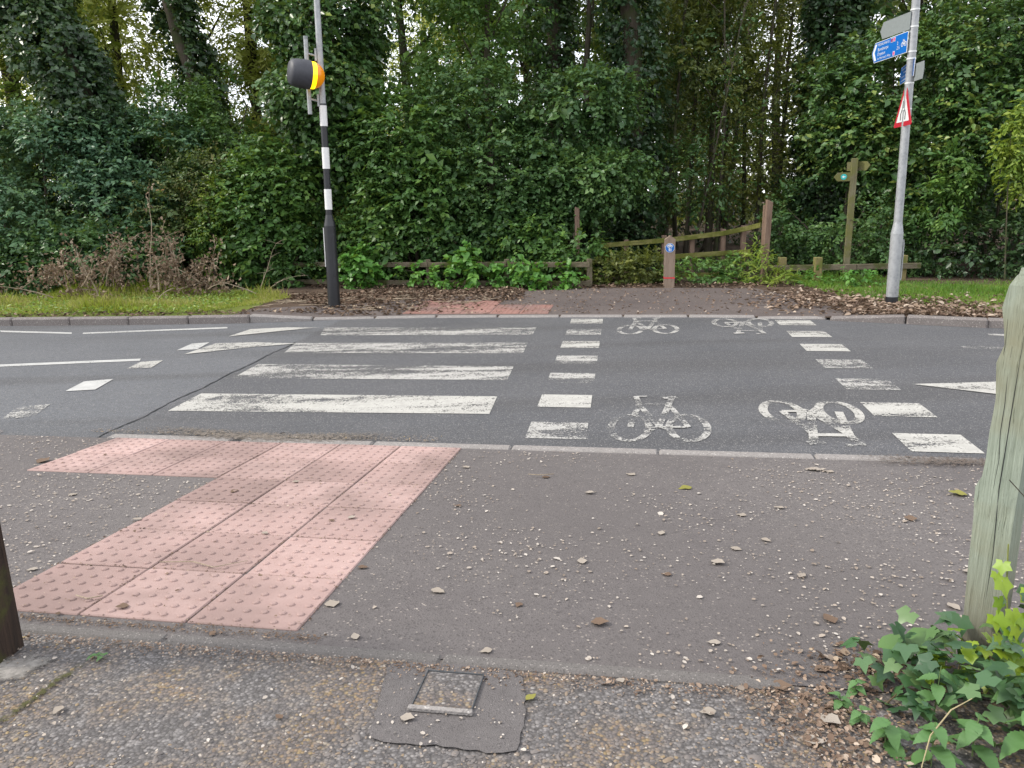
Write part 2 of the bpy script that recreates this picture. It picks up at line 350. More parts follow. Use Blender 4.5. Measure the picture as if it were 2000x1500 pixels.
def zf(x, y):
    d = max(0.0, y - far_y(x)); k = kerb_z(x)
    a = min(1.0, max(0.0, (d - 0.1) / 1.8))
    return k * (1 - a) + 0.045 * a - 0.012
NEARK = [(-40, 10.5), (-20, 8.2), (-12, 6.72), (-3.66, 5.27), (2.42, 4.18), (4.6, 3.75), (8, 2.0), (14, -2.5), (24, -12), (30, -20)]
def near_y(x): return float(np.interp(x, [p[0] for p in NEARK], [p[1] for p in NEARK]))

# ---------------------------------------------------------------- setting
o = py_obj('ground', [(-250, -250, -0.12), (250, -250, -0.12), (250, 250, -0.12), (-250, 250, -0.12)], [(0, 1, 2, 3)], MAT['soil']); tag(o, kind='structure')
xs = np.concatenate([np.arange(-40, -12, 2.0), np.arange(-12, 10, 0.25), np.arange(10, 30.1, 1.0)])
v, f = [], []
for i, x in enumerate(xs):
    a, b = near_y(x) - 0.08, far_y(x) + 0.06
    for k in range(9):
        q = k / 8; v.append((x, a + (b - a) * q, 0.0 + 0.0 * math.sin(q * math.pi)))
for i in range(len(xs) - 1):
    for k in range(8): f.append((i * 9 + k, (i + 1) * 9 + k, (i + 1) * 9 + k + 1, i * 9 + k + 1))
road = tag(py_obj('road', v, f, MAT['road']), kind='structure')

def marking(name, pts, mat, z=0.004):
    return py_obj(name, [(x, y, z) for x, y in pts], [tuple(range(len(pts)))], mat, road)
for k, (p, mt) in enumerate([([(-2.32, 9.50), (0.31, 9.16), (0.25, 8.66), (-2.24, 8.95)], 'paintD'),
             ([(-2.41, 8.49), (0.18, 8.19), (0.12, 7.62), (-2.38, 7.92)], 'paintD'),
             ([(-2.48, 7.39), (0.02, 7.02), (-0.04, 6.48), (-2.53, 6.80)], 'paintD'),
             ([(-2.60, 6.25), (-0.12, 5.93), (-0.17, 5.43), (-2.65, 5.72)], 'paintA')]):
    marking('zebra_stripe', p, MAT[mt])
def para(c, u, vv, hw, hh):
    c, u, vv = Vector(c), Vector(u).normalized(), Vector(vv).normalized()
    return [tuple(c - u * hw - vv * hh), tuple(c + u * hw - vv * hh), tuple(c + u * hw + vv * hh), tuple(c - u * hw + vv * hh)]
for k in range(7):                                    # squares either side of the cycle track
    q = k * 0.7658
    marking('crossing_square', para((0.3018 + q * math.sin(0.1419), 4.9895 + q * math.cos(0.1419)), (1, -0.15), (0.1419, 1), 0.20, 0.185), MAT['paintD' if k in (0, 2, 3, 5) else 'paintA'])
    marking('crossing_square', para((2.6267 + q * math.sin(0.1673), 4.5449 + q * math.cos(0.1673)), (1, -0.17), (0.1673, 1), 0.205, 0.185), MAT['paintD' if k in (2, 3) else 'paintA'])
for p in ([(-5.20, 7.66), (-3.82, 7.80), (-3.78, 7.69), (-5.11, 7.55)], [(-6.60, 9.87), (-5.51, 9.58), (-5.45, 9.47), (-6.50, 9.74)], [(-5.35, 9.55), (-3.61, 9.73), (-3.57, 9.62), (-5.30, 9.44)],
          [(-5.20, 7.66), (-5.11, 7.55), (-7.3, 7.10), (-7.4, 7.22)], [(-8.6, 10.05), (-6.75, 9.88), (-6.70, 9.76), (-8.6, 9.92)]):
    marking('zig_zag_line', p, MAT['paintC'])
for p, mt in (([(-3.84, 5.56), (-3.94, 5.94), (-3.72, 6.01), (-3.64, 5.66)], 'paintD'), ([(-3.84, 6.44), (-3.87, 6.80), (-3.64, 6.87), (-3.60, 6.47)], 'paintC'),
          ([(-3.73, 7.31), (-3.74, 7.62), (-3.54, 7.68), (-3.50, 7.33)], 'paintA'), ([(-3.62, 8.21), (-3.61, 8.59), (-3.43, 8.65), (-3.41, 8.24)], 'paintC')):
    marking('give_way_dash', p, MAT[mt], 0.0055)
for p in ([(-3.44, 7.97), (-3.33, 8.57), (-2.89, 8.58), (-2.38, 8.44), (-2.85, 8.28)], [(-3.34, 9.01), (-3.24, 9.50), (-2.81, 9.58), (-2.37, 9.52), (-2.8, 9.32)]):
    marking('zig_zag_end', p, MAT['paintA'], 0.007)
marking('zig_zag_end', [(3.22, 6.01), (3.94, 6.02), (4.6, 5.95), (4.5, 5.60), (3.70, 5.63)], MAT['paintA'], 0.007)
marking('zig_zag_line', [(4.45, 7.48), (5.6, 7.2), (5.55, 7.05), (4.42, 7.35)], MAT['paintB'])
marking('zig_zag_line', [(5.1, 8.12), (6.4, 7.45), (6.35, 7.35), (5.06, 8.02)], MAT['paintD'])

def bicycle_symbol(o, ax, ay, mat, th=1.0):
    o, ax, ay = Vector(o), Vector(ax), Vector(ay)
    V, F = [], []; zc = [0.0045]
    P = lambda x, y: o + ax * x + ay * y
    def ribbon(pts, wd, closed=False):
        wd *= th; pts = [P(*p) for p in pts]; n = len(pts); z = zc[0]; zc[0] += 0.0004; i0 = len(V)
        for i in range(n):
            a = pts[(i - 1) % n] if closed or i else pts[0]; b = pts[(i + 1) % n] if closed or i < n - 1 else pts[-1]
            d = (b - a).normalized(); nn = Vector((-d.y, d.x)) * wd / 2
            V.append((pts[i].x + nn.x, pts[i].y + nn.y, z)); V.append((pts[i].x - nn.x, pts[i].y - nn.y, z))
        for i in range(n if closed else n - 1):
            j = (i + 1) % n; F.append((i0 + 2 * i, i0 + 2 * i + 1, i0 + 2 * j + 1, i0 + 2 * j))
    for cx in (0.21, 0.79):
        ribbon([(cx + 0.19 * math.cos(a), 0.28 + 0.26 * math.sin(a)) for a in np.linspace(0, 2 * math.pi, 29)[:-1]], 0.055, True)
    ribbon([(0.21, 0.28), (0.29, 0.82)], 0.05); ribbon([(0.29, 0.80), (0.62, 0.80)], 0.055); ribbon([(0.29, 0.78), (0.50, 0.30)], 0.05)
    ribbon([(0.66, 0.96), (0.50, 0.30)], 0.05); ribbon([(0.62, 0.78), (0.79, 0.28)], 0.045); ribbon([(0.50, 0.28), (0.79, 0.28)], 0.045)
    ribbon([(0.29, 0.82), (0.25, 0.99), (0.38, 1.0)], 0.05); ribbon([(0.56, 0.95), (0.72, 0.97)], 0.06)
    ribbon([(0.40, 0.20), (0.48, 0.28), (0.58, 0.24), (0.64, 0.16)], 0.05)
    return py_obj('bicycle_symbol', V, F, mat, road)
bicycle_symbol((0.60, 4.72), (0.67, -0.06), (0.20, 1.12), MAT['paintD'], 0.9)
bicycle_symbol((2.52, 5.55), (-0.67, 0.08), (-0.20, -1.05), MAT['paintE'], 1.15)
bicycle_symbol((1.19, 8.55), (0.70, -0.03), (0.20, 1.13), MAT['paintD'])
bicycle_symbol((3.20, 9.42), (-0.70, 0.08), (-0.22, -1.06), MAT['paintD'])

# seam between the two road surfaces, an open joint filled with dark bitumen
sv, sf = [], []
for k in range(61):
    y = 4.95 + 3.6 * k / 60; xx = -3.45 + 0.12 * y + 0.012 * math.sin(7 * y) + random.uniform(-0.008, 0.008); ww = random.uniform(0.003, 0.010)
    sv += [(xx - ww, y, 0.003), (xx + ww, y, 0.003)]
    if k: sf.append((2 * k - 2, 2 * k - 1, 2 * k + 1, 2 * k))
py_obj('road_seam', sv, sf, MAT['black'], road)

# near pavement, edging, footway
def sheet(name, s0, s1, t0, t1, mat, ns, ntt, dz=0.0):
    v, f = [], []
    for i in range(ns + 1):
        for k in range(ntt + 1): v.append(SP(s0 + (s1 - s0) * i / ns, t0 + (t1 - t0) * k / ntt, dz))
    for i in range(ns):
        for k in range(ntt): a = i * (ntt + 1) + k; f.append((a, a + ntt + 1, a + ntt + 2, a + 1))
    return tag(py_obj(name, v, f, mat), kind='structure')
sheet('near_pavement', -14, 14, -0.10, 2.405, MAT['pave'], 40, 6)
foot = sheet('footway', -14, 14, -7.0, -0.10, MAT['gravel'], 40, 30, -0.003)

def rot_site(slope=0.0): return Matrix.Rotation(TH, 4, 'Z') @ Matrix.Rotation(-math.atan(slope), 4, 'X')
def stone_mesh(name, L, wd, h, bev, mat):
    bm = bmesh.new(); box(bm, 0, 0, -h / 2, L, wd, h, None, bev)
    me = bpy.data.meshes.new(name); bm.to_mesh(me); bm.free(); me.materials.append(mat); return me
def place(name, me, parent, loc, rot):
    o = bpy.data.objects.new(name, me); link(o, parent); o.matrix_basis = Matrix.Translation(loc) @ rot; return o
edge = tag(empty('edging_kerb'), kind='structure')
em = stone_mesh('edging_stone', 0.905, 0.055, 0.12, 0.008, MAT['edging'])
for k in range(-8, 3):
    s = 0.34 + k * 0.912
    if s + 0.45 > 2.72: continue
    place('edging_stone', em, edge, SP(s, -0.10, 0.005 + random.uniform(-0.002, 0.003)), rot_site(SLOPE) @ Matrix.Rotation(random.uniform(-0.006, 0.006), 4, 'Z'))
place('edging_stone', stone_mesh('edging_stone', 0.55, 0.055, 0.12, 0.008, MAT['edging']), edge, SP(2.42, -0.104, 0.009), rot_site(SLOPE) @ Matrix.Rotation(-0.01, 4, 'Z'))
nk = tag(empty('near_kerb'), kind='structure')
km = stone_mesh('kerb_stone', 0.905, 0.10, 0.18, 0.012, MAT['kerb_pale'])
for k in range(-9, 7):
    s = -1.70 + k * 0.912 if k < 0 else 1.05 + (k - 1) * 0.912
    if -1.26 < s < -0.4: continue
    place('kerb_stone', km, nk, (*site(s, 2.455), 0.014 + random.uniform(-0.002, 0.002)), rot_site(0) @ Matrix.Rotation(random.uniform(-0.004, 0.004), 4, 'Z'))
for s in (-0.84,): place('kerb_stone', km, nk, (*site(s, 2.455), 0.012), rot_site(0))

# tactile paving near side
tac = tag(empty('tactile_paving'), kind='structure')
def slab_mesh(mat, nb=6, seg=8):
    bm = bmesh.new(); box(bm, 0, 0, -0.028, 0.393, 0.393, 0.064, None, 0.004)
    for i in range(nb):
        for j in range(nb):
            cx, cy = (i + 0.5) / nb * 0.392 - 0.196, (j + 0.5) / nb * 0.392 - 0.196
            rings = [[bm.verts.new((cx + r * math.cos(2 * math.pi * k / seg), cy + r * math.sin(2 * math.pi * k / seg), z)) for k in range(seg)] for r, z in ((0.0145, 0.0035), (0.0125, 0.0080), (0.0080, 0.0102))]
            for a, b in zip(rings, rings[1:]):
                for k in range(seg): bm.faces.new((a[k], a[(k + 1) % seg], b[(k + 1) % seg], b[k]))
            bm.faces.new(rings[-1])
    me = bpy.data.meshes.new('paving_slab'); bm.to_mesh(me); bm.free(); me.materials.append(mat); return me
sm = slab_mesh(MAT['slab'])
cells = [(i, j) for i in range(3) for j in range(6)] + [(i, j) for i in (-1, -2, -3) for j in (4, 5)]
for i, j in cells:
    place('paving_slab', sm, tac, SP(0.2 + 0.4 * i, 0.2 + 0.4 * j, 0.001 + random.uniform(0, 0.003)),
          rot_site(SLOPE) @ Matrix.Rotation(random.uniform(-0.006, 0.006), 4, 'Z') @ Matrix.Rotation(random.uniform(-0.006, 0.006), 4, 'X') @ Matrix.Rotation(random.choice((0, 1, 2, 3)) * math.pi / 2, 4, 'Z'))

# tarmac patch round the little inspection cover
pp = []
for k in range(48):
    a = 2 * math.pi * k / 48; e = 0.30
    cx, sx = math.cos(a), math.sin(a)
    rr = 1 / (abs(cx) ** 9 + abs(sx) ** 9) ** (1 / 9)
    pp.append((1.785 + 0.205 * rr * cx * (1 + 0.025 * math.sin(3 * a + 1)) - 0.03 * sx, -0.315 + 0.185 * rr * sx * (1 + 0.02 * math.sin(5 * a))))
tag(py_obj('tarmac_patch', [SP(s + random.gauss(0, 0.003), t + random.gauss(0, 0.003), 0.0025) for s, t in pp], [tuple(range(48))], MAT['patch'], foot), kind='structure')
cov = thing('inspection_cover', 'small square steel inspection cover frame set in dark tarmac patch', 'cover', SP(1.77, -0.265, 0.006))
cov.rotation_euler = (-math.atan(0.045), 0, TH)
for dx, dy, sx, sy, mt in ((0, 0.085, 0.164, 0.003, 'galv'), (-0.083, 0.0, 0.003, 0.173, 'galv'), (0.083, 0.0, 0.003, 0.173, 'galv')):
    bm = bmesh.new(); box(bm, dx, dy, 0.001, sx, sy, 0.008, None, 0.001); bm_obj('frame_edge', bm, MAT['dark_metal'], cov)
bm = bmesh.new(); box(bm, 0, -0.098, 0.004, 0.178, 0.016, 0.012, None, 0.002); bm_obj('front_lip', bm, MAT['kerb_pale'], cov)
bm = bmesh.new(); box(bm, 0, -0.003, -0.003, 0.162, 0.172, 0.008); bm_obj('tray', bm, MAT['gravel'], cov)

# concrete collar at the foot of the dark post, moss line and silt
def blob_poly(cx, cy, rx, ry, n=30, seed=0, amp=0.25):
    r_ = random.Random(seed); ph = [r_.uniform(0, 6.28) for _ in range(4)]
    return [(cx + rx * math.cos(a) * (1 + amp * (math.sin(2 * a + ph[0]) + 0.6 * math.sin(3 * a + ph[1]) + 0.4 * math.sin(7 * a + ph[2])) / 2),
             cy + ry * math.sin(a) * (1 + amp * (math.sin(2 * a + ph[3]) + 0.6 * math.sin(5 * a + ph[1])) / 2)) for a in np.linspace(0, 2 * math.pi, n + 1)[:-1]]
def strip_cloud_mat(name, col, thr, sc):
    b = NB(name); n = b.noise(sc, 5, 0.65); gr = b.n('Attribute', attribute_name='edge')
    k = b.rmap(b.math('ADD', n, b.math('MULTIPLY', gr.outputs['Fac'], 0.5)), thr, thr + 0.2)
    p = b.bsdf(b.mix(b.rmap(b.noise(sc * 6), 0.35, 0.65), col, tuple(x * 0.6 for x in col)), 0.95, b.bump(b.noise(180), 0.5, 0.004), 0.1)
    tr = b.n('BsdfTransparent'); m = b.n('MixShader'); b.l(k, m.inputs[0]); b.l(tr.outputs[0], m.inputs[1]); b.l(p.outputs[0], m.inputs[2]); return b.done(m)
def film(name, fn, nu, nv, mat):
    """thin film of dirt: fn(u,v)->point, with an 'edge' attribute that thins it out towards its rim"""
    v, f, e = [], [], []
    for i in range(nu + 1):
        for k in range(nv + 1):
            u, q = i / nu, k / nv; v.append(fn(u, q)); e.append(1 - max(abs(2 * u - 1) ** 2, abs(2 * q - 1) ** 1.5))
    for i in range(nu):
        for k in range(nv): a = i * (nv + 1) + k; f.append((a, a + nv + 1, a + nv + 2, a + 1))
    o = py_obj(name, v, f, mat); at = o.data.attributes.new('edge', 'FLOAT', 'POINT'); at.data.foreach_set('value', e); return tag(o, kind='stuff')
silt = strip_cloud_mat('silt', (0.19, 0.165, 0.14), 0.80, 45)
film('silt', lambda u, q: (*site(-1.5 + 2.6 * u, 2.36 + 0.40 * q + 0.04 * math.sin(9 * u)), 0.022 - 0.016 * q), 26, 6, silt)
film('silt', lambda u, q: (*site(3.3 + 1.6 * u, 2.2 + 0.42 * q), 0.034 - 0.02 * q), 16, 6, strip_cloud_mat('dark_silt', (0.13, 0.105, 0.088), 0.84, 45))
film('moss', lambda u, q: SP(0.55 + 0.09 * u + 0.015 * math.sin(6 * u) + 0.05 * q, -0.66 + 0.46 * u, 0.0035), 20, 4, strip_cloud_mat('moss', (0.08, 0.08, 0.035), 0.78, 60))
film('concrete_collar', lambda u, q: SP(0.30 + 0.27 * u, -0.46 + 0.26 * q, 0.0035), 14, 14, strip_cloud_mat('collar_concrete', (0.26, 0.245, 0.225), 0.78, 9))

# far side: land, path, kerb
fx = np.concatenate([np.arange(-40, -10, 1.5), np.arange(-10, 9, 0.25), np.arange(9, 34, 1.5)])
fd = [0.05, 0.12, 0.4, 0.8, 1.2, 1.6, 2.0, 2.6, 3.4, 5, 8, 14, 25, 45]
v, f = [], []
for x in fx:
    for d in fd: y = far_y(x) + d; v.append((x, y, zf(x, y)))
nn = len(fd)
for i in range(len(fx) - 1):
    for k in range(nn - 1): a = i * nn + k; f.append((a, a + nn, a + nn + 1, a + 1))
tag(py_obj('woodland_floor', v, f, MAT['soil']), kind='structure')
def far_sheet(name, poly_fn, mat, nu, nv, dz):
    v, f = [], []
    for i in range(nu + 1):
        for k in range(nv + 1):
            x, y = poly_fn(i / nu, k / nv); v.append((x, y, zf(x, y) + dz))
    for i in range(nu):
        for k in range(nv): a = i * (nv + 1) + k; f.append((a, a + nv + 1, a + nv + 2, a + 1))
    return tag(py_obj(name, v, f, mat), kind='structure')
def path_fn(u, q):
    x0 = -4.2 + 8.5 * u; y0 = far_y(x0) + 0.10
    yb = np.interp(x0, [-4.2, -3.2, -1.2, -0.4, 1.3, 3.9, 4.1, 4.3], [10.5, 11.1, 11.9, 12.3, 12.75, 12.2, 11.0, 9.4])
    return x0, y0 + (yb - y0) * q
far_sheet('far_path', path_fn, MAT['fpave'], 40, 16, 0.005)
far_sheet('left_verge', lambda u, q: ((x := -24 + 20.3 * u), far_y(x) + 0.16 + (1.4 + 1.9 * (1 - u ** 6)) * q), MAT['turf'], 60, 10, 0.006)
far_sheet('right_verge', lambda u, q: ((x := 4.75 + 10 * u), far_y(x) + 0.2 + 0.5 * (1 - min(1, u * 4)) + (3.5 + 3 * u) * q), MAT['turf'], 40, 12, 0.006)

fk = tag(empty('far_kerb'), kind='structure')
fme = {q: stone_mesh('kerb_stone', 0.81, 0.13, 0.24, 0.018, MAT[q]) for q in ('kerb', 'kerb_pale')}
x = -14.0; k = 0
while x < 9:
    d = (far_y(x + 0.4) - far_y(x - 0.4)) / 0.8; a = math.atan(d)
    if x > 4.9: L = 0.80
    step = 0.816 * math.cos(a)
    xm = x + step / 2
    tilt = math.atan2(kerb_z(xm + step / 2) - kerb_z(xm - step / 2), 0.8)
    nrm = Vector((-math.sin(a), math.cos(a)))
    flush = -2.4 < xm < 3.7
    lo = Vector((xm, far_y(xm))) + nrm * 0.065
    pale = abs(xm + 2.85) < 0.5 or flush
    place('kerb_stone', fme['kerb_pale' if pale else 'kerb'], fk, (lo.x, lo.y, kerb_z(xm) + random.uniform(-0.003, 0.003)),
          Matrix.Rotation(a + random.uniform(-0.006, 0.006), 4, 'Z') @ Matrix.Rotation(-tilt, 4, 'Y'))
    x += step

# far tactile paving, half buried in leaf mould
ft = tag(empty('far_tactile_paving'), kind='structure')
smf = slab_mesh(MAT['slab_far'], 6, 5)
ua = Vector((0.99, -0.155)); va = Vector((0.155, 0.99))
for i, j in [(a, b) for a in range(-5, 0) for b in (0, 1)] + [(-3, 2), (-4, 2), (-5, 2)]:
    p = Vector((0.50, 10.12)) + ua * (0.2 + 0.4 * i) + va * (0.2 + 0.4 * j)
    place('paving_slab', smf, ft, (p.x, p.y, zf(p.x, p.y) + 0.006), Matrix.Rotation(-0.155, 4, 'Z'))

# ---------------------------------------------------------------- leaves
def unit(a): return a / (np.linalg.norm(a, axis=-1, keepdims=True) + 1e-9)
def leaf_mesh(name, P, D, N, L, W, rnd, mat, st=((0.45, 1.0),), fold=0.12, parent=None):
    """many leaves in one mesh: base point P, direction D, normal N, length L, width W"""
    n = len(P); D = unit(D); N = unit(N - D * np.sum(N * D, 1, keepdims=True)); S = np.cross(N, D)
    L = np.broadcast_to(np.asarray(L, float), (n,))[:, None]; W = np.broadcast_to(np.asarray(W, float), (n,))[:, None]
    k = len(st); nv = 2 + 2 * k; V = np.empty((n, nv, 3))
    V[:, 0] = P; V[:, 1] = P + D * L - N * L * 0.10
    for i, (a, wd) in enumerate(st):
        c = P + D * L * a + N * W * fold
        V[:, 2 + i] = c + S * W * wd * 0.5; V[:, 2 + k + i] = c - S * W * wd * 0.5
    left = [0] + [1] + [2 + i for i in range(k)][::-1]; right = [0] + [2 + k + i for i in range(k)] + [1]
    idx = (np.arange(n)[:, None] * nv + np.array(left + right)[None]).ravel().astype(np.int32)
    m = k + 2; me = bpy.data.meshes.new(name)
    me.vertices.add(n * nv); me.vertices.foreach_set('co', V.reshape(-1).astype(np.float32))
    me.loops.add(len(idx)); me.loops.foreach_set('vertex_index', idx)
    me.polygons.add(2 * n); me.polygons.foreach_set('loop_start', (np.arange(2 * n) * m).astype(np.int32))
    try: me.polygons.foreach_set('loop_total', np.full(2 * n, m, np.int32))
    except Exception: pass
    at = me.attributes.new('rnd', 'FLOAT', 'POINT'); at.data.foreach_set('value', np.repeat(np.clip(rnd, 0, 1), nv).astype(np.float32))
    me.update(calc_edges=True); me.validate()
    return mobj(name, me, mat, parent)
_ks = rng.normal(size=(10, 3)); _ph = rng.uniform(0, 6.28, 10)
def cloud(p, fr): return np.sin(p @ (_ks.T * fr) + _ph).sum(1) / 3.2          # about -1..1
def sprays(C, D, ln, nl, LL, LW, droop=0.3, spread=0.9, face=0.8):
    """twigs at C along D, leaves alternately on both sides -> leaf arrays"""
    m = len(C); j = np.arange(nl); t = (j + 0.6) / nl
    ln = np.broadcast_to(np.asarray(ln, float), (m,))
    D = unit(D); upv = np.array([0, 0, 1.0])
    Sd = unit(np.cross(D, upv) + rng.normal(0, 0.25, (m, 3)))
    P = C[:, None] + D[:, None] * (ln[:, None] * t[None])[..., None]
    P[..., 2] -= droop * ln[:, None] * t[None] ** 2
    sg = np.where(j % 2 == 0, 1.0, -1.0)[None, :, None]
    LD = D[:, None] * 0.55 + Sd[:, None] * sg * spread + rng.normal(0, 0.32, (m, nl, 3)); LD[..., 2] -= 0.25 + droop * 0.5
    NN = upv * face + D[:, None] * 0.35 + rng.normal(0, 0.42, (m, nl, 3))
    q = m * nl
    return P.reshape(q, 3), LD.reshape(q, 3), NN.reshape(q, 3), LL * (z_ := np.repeat(np.exp(rng.normal(0, 0.24, m)), nl) * rng.uniform(0.7, 1.25, q)), LW * z_ * rng.uniform(0.8, 1.15, q), np.clip(np.repeat(rng.uniform(0, 1, m) ** 1.5, nl) * 0.75 + rng.uniform(0, 0.35, q) + 0.18 * cloud(np.repeat(C, nl, 0), 1.3), 0, 1)
BOOST = 5.9
def blob_twigs(blobs, dens, hole=-0.15, fr=2.6, inner=0.45, zmin=0.05):
    """twig roots in ellipsoids (cx,cy,cz,rx,ry,rz), dense near the skin, with hollows"""
    Cs, Ds = [], []
    for (cx, cy, cz, rx, ry, rz) in blobs:
        n = int(dens * BOOST * (rx * ry + ry * rz + rx * rz) / 3 * 12.6)
        d = unit(rng.normal(size=(n, 3)))
        d = d[(d[:, 1] < 0.3) | (rng.uniform(size=n) < 0.3)]; n = len(d)      # the road side gets the light and most of the leaves
        r = np.clip(1 - np.abs(rng.normal(0, inner * 0.5, n)), 0.15, 1.05) + cloud(d * 2 + cx, 2.2) * 0.10
        p = np.array([cx, cy, cz]) + d * np.array([rx, ry, rz]) * r[:, None]
        ok = (0.7 * cloud(p, fr) + 0.6 * cloud(p + 7.0, fr * 0.45) > hole + rng.normal(0, 0.13, n)) & (p[:, 2] > zmin)
        Cs.append(p[ok]); Ds.append(unit(d * np.array([1 / rx, 1 / ry, 1 / rz]) + 0)[ok])
    C, D = np.concatenate(Cs), np.concatenate(Ds)
    D = D * 0.9 + np.array([0, 0, 0.25]) + rng.normal(0, 0.45, C.shape)
    return C, D
ST2 = ((0.28, 0.85), (0.62, 0.8))
def foliage(name, blobs, mat, parent, dens=14, nl=9, ln=0.4, LL=0.085, LW=0.05, hole=-0.2, droop=0.3, fr=2.6, st=((0.45, 1.0),), inner=0.45, big=False):
    LS = 0.95
    C, D = blob_twigs(blobs, dens, hole, fr, inner)
    a = sprays(C, D, ln * rng.uniform(0.6, 1.2, len(C)), nl, LL, LW, droop)
    a = (*a[:3], a[3] * LS, a[4] * LS, a[5])
    return leaf_mesh(name, *a, mat, ((0.45, 1.0),) if LL < 0.2 and not big else st, parent=parent)
def trunk(name, pts, r0, r1, parent, mat='bark', n=9):
    pts = [Vector(p) for p in pts]; P, Rr = [], []
    m = 14
    for i in range(m + 1):
        q = i / m * (len(pts) - 1); k = min(int(q), len(pts) - 2); fq = q - k
        p = pts[k].lerp(pts[k + 1], fq); w = 0.12 * r0
        P.append(p + Vector((random.uniform(-w, w), random.uniform(-w, w), 0)))
        Rr.append((r0 + (r1 - r0) * i / m) * random.uniform(0.93, 1.07) * (1.25 if i == 0 else 1))
    bm = bmesh.new(); tube(bm, P, Rr, n); return bm_obj(name, bm, MAT[mat], parent, True)
def plant(name, label, cat, blobs, mat, stems=2, group=None, r=0.035, **kw):
    bx, by = blobs[0][0], blobs[0][1]
    t = thing(name, label, cat, group=group)
    base = Vector((bx, by, zf(bx, by)))
    for k in range(stems):
        b = blobs[k % len(blobs)]
        st0 = base + Vector((random.uniform(-0.25, 0.25), random.uniform(-0.1, 0.25), -0.05))
        trunk('stem', [st0, st0.lerp(Vector(b[:3]), 0.5) + Vector((random.uniform(-0.2, 0.2), 0, 0.1)), Vector(b[:3]) + Vector((random.uniform(-0.3, 0.3), 0, b[5] * 0.5))], r, r * 0.3, t, n=6)
    foliage('foliage', blobs, MAT[mat], t, **kw)
    return t
def ivy_tree(name, label, pts, r, sleeve, mat, dens=33, group=None, bare=None, LL=0.085, crown=None, crown_mat=None, zmax=9.0):
    t = thing(name, label, 'tree', group=group)
    trunk('trunk', pts, r, r * 0.6, t)
    P = np.array(pts, float); seg = np.linalg.norm(np.diff(P, axis=0), axis=1); cum = np.concatenate([[0], np.cumsum(seg)])
    n = int(dens * 2.4 * cum[-1] * sleeve * 6.3); s = rng.uniform(0, cum[-1], n)
    c = np.stack([np.interp(s, cum, P[:, i]) for i in range(3)], 1)
    a = rng.uniform(0, 2 * math.pi, n); d = np.stack([np.cos(a), np.sin(a), np.zeros(n)], 1)
    rad = sleeve * (0.72 + 0.38 * cloud(c * 1.0 + d * 1.2, 1.9)) * rng.uniform(0.75, 1.05, n)
    p = c + d * np.maximum(rad, r * 1.05)[:, None]
    ok = cloud(p, 3.0) > -0.9 + rng.normal(0, 0.2, n)
    if bare is not None: ok &= ~bare(p, a)
    p, d = p[ok], d[ok]
    tw = sprays(p, d + np.array([0, 0, -0.15]) + rng.normal(0, 0.4, p.shape), 0.30, 6, LL * 1.08, LL * 0.86, 0.35, 0.8, 0.55)
    leaf_mesh('ivy', *tw, MAT[mat], ((0.38, 1.0),), parent=t)
    if crown: foliage('crown', crown, MAT[crown_mat], t, dens=9, nl=10, ln=0.6, LL=0.10, LW=0.055, hole=-0.1)
    return t
def tree(name, label, base, h, lean, r, blobs, mat, group=None, dens=5, nl=12, ln=0.8, LL=0.13, LW=0.065, hole=-0.05, limbs=True, **kw):
    t = thing(name, label, 'tree', group=group)
    b = Vector((base[0], base[1], zf(*base) - 0.1)); top = b + Vector((lean[0], lean[1], h))
    trunk('trunk', [b, b.lerp(top, 0.5) + Vector((random.uniform(-0.15, 0.15), 0, 0)), top], r, r * 0.35, t)
    if limbs:
        for q in blobs:
            z0 = b.lerp(top, min(0.9, max(0.15, (q[2] - q[5] * 0.7) / h)))
            trunk('limb', [z0, z0.lerp(Vector(q[:3]), 0.55) + Vector((0, 0, 0.15)), Vector(q[:3]) + Vector((0, 0, q[5] * 0.5))], r * 0.35, r * 0.08, t, n=6)
    foliage('crown', blobs, MAT[mat], t, dens=dens, nl=nl, ln=ln, LL=LL, LW=LW, hole=hole, **kw)
    return t

# ---------------------------------------------------------------- woodland
G_BACK = 'trees deep in the wood'
# ivy clad trunks
ivy_tree('ivy_tree', 'dark ivy-clad tree leaning over the shrubs behind the brush heap', [(-6.4, 15.6, 0), (-7.2, 15.6, 1.9), (-8.0, 15.6, 3.6), (-8.9, 15.8, 5.6), (-9.6, 16, 8.5)], 0.20, 0.72, 'lf_ivyd', dens=85)
ivy_tree('ivy_tree', 'leaning ivy-clad tree with a bare strip of grey trunk', [(-5.9, 17.2, 0), (-6.1, 17.2, 2.2), (-6.45, 17.2, 3.8), (-6.85, 17.2, 5.6), (-7.4, 17.4, 9)], 0.19, 0.42, 'lf_ivyd', dens=110,
         bare=lambda p, a: (p[:, 2] > 3.9) & (np.cos(a - 4.0) > 0.35))
ivy_tree('ivy_tree', 'broad ivy-smothered tree directly behind the beacon pole', [(-3.45, 15.4, 0), (-3.4, 15.4, 2.5), (-3.35, 15.3, 5), (-3.3, 15.3, 9)], 0.34, 1.15, 'lf_ivy', dens=95)
ivy_tree('ivy_tree', 'ivy-clad tree rising above the maple beside the little brown post', [(1.05, 17.0, 0), (1.0, 17.0, 3), (1.0, 17.0, 5.5), (1.0, 17, 9)], 0.2, 0.55, 'lf_ivyd')
ivy_tree('ivy_tree', 'forked dark ivy-clad tree behind the wooden bollard', [(2.55, 15.9, 0), (2.5, 15.9, 2.2), (2.48, 15.9, 4.2), (2.3, 15.9, 5.6), (2.2, 15.9, 8.5)], 0.22, 0.48, 'lf_ivyd')
ivy_tree('ivy_tree', 'ivy-clad tree standing behind the fingerpost', [(6.5, 16.3, 0), (6.6, 16.3, 3), (6.7, 16.4, 6), (6.7, 16.5, 9)], 0.22, 0.60, 'lf_ivyd', dens=70)

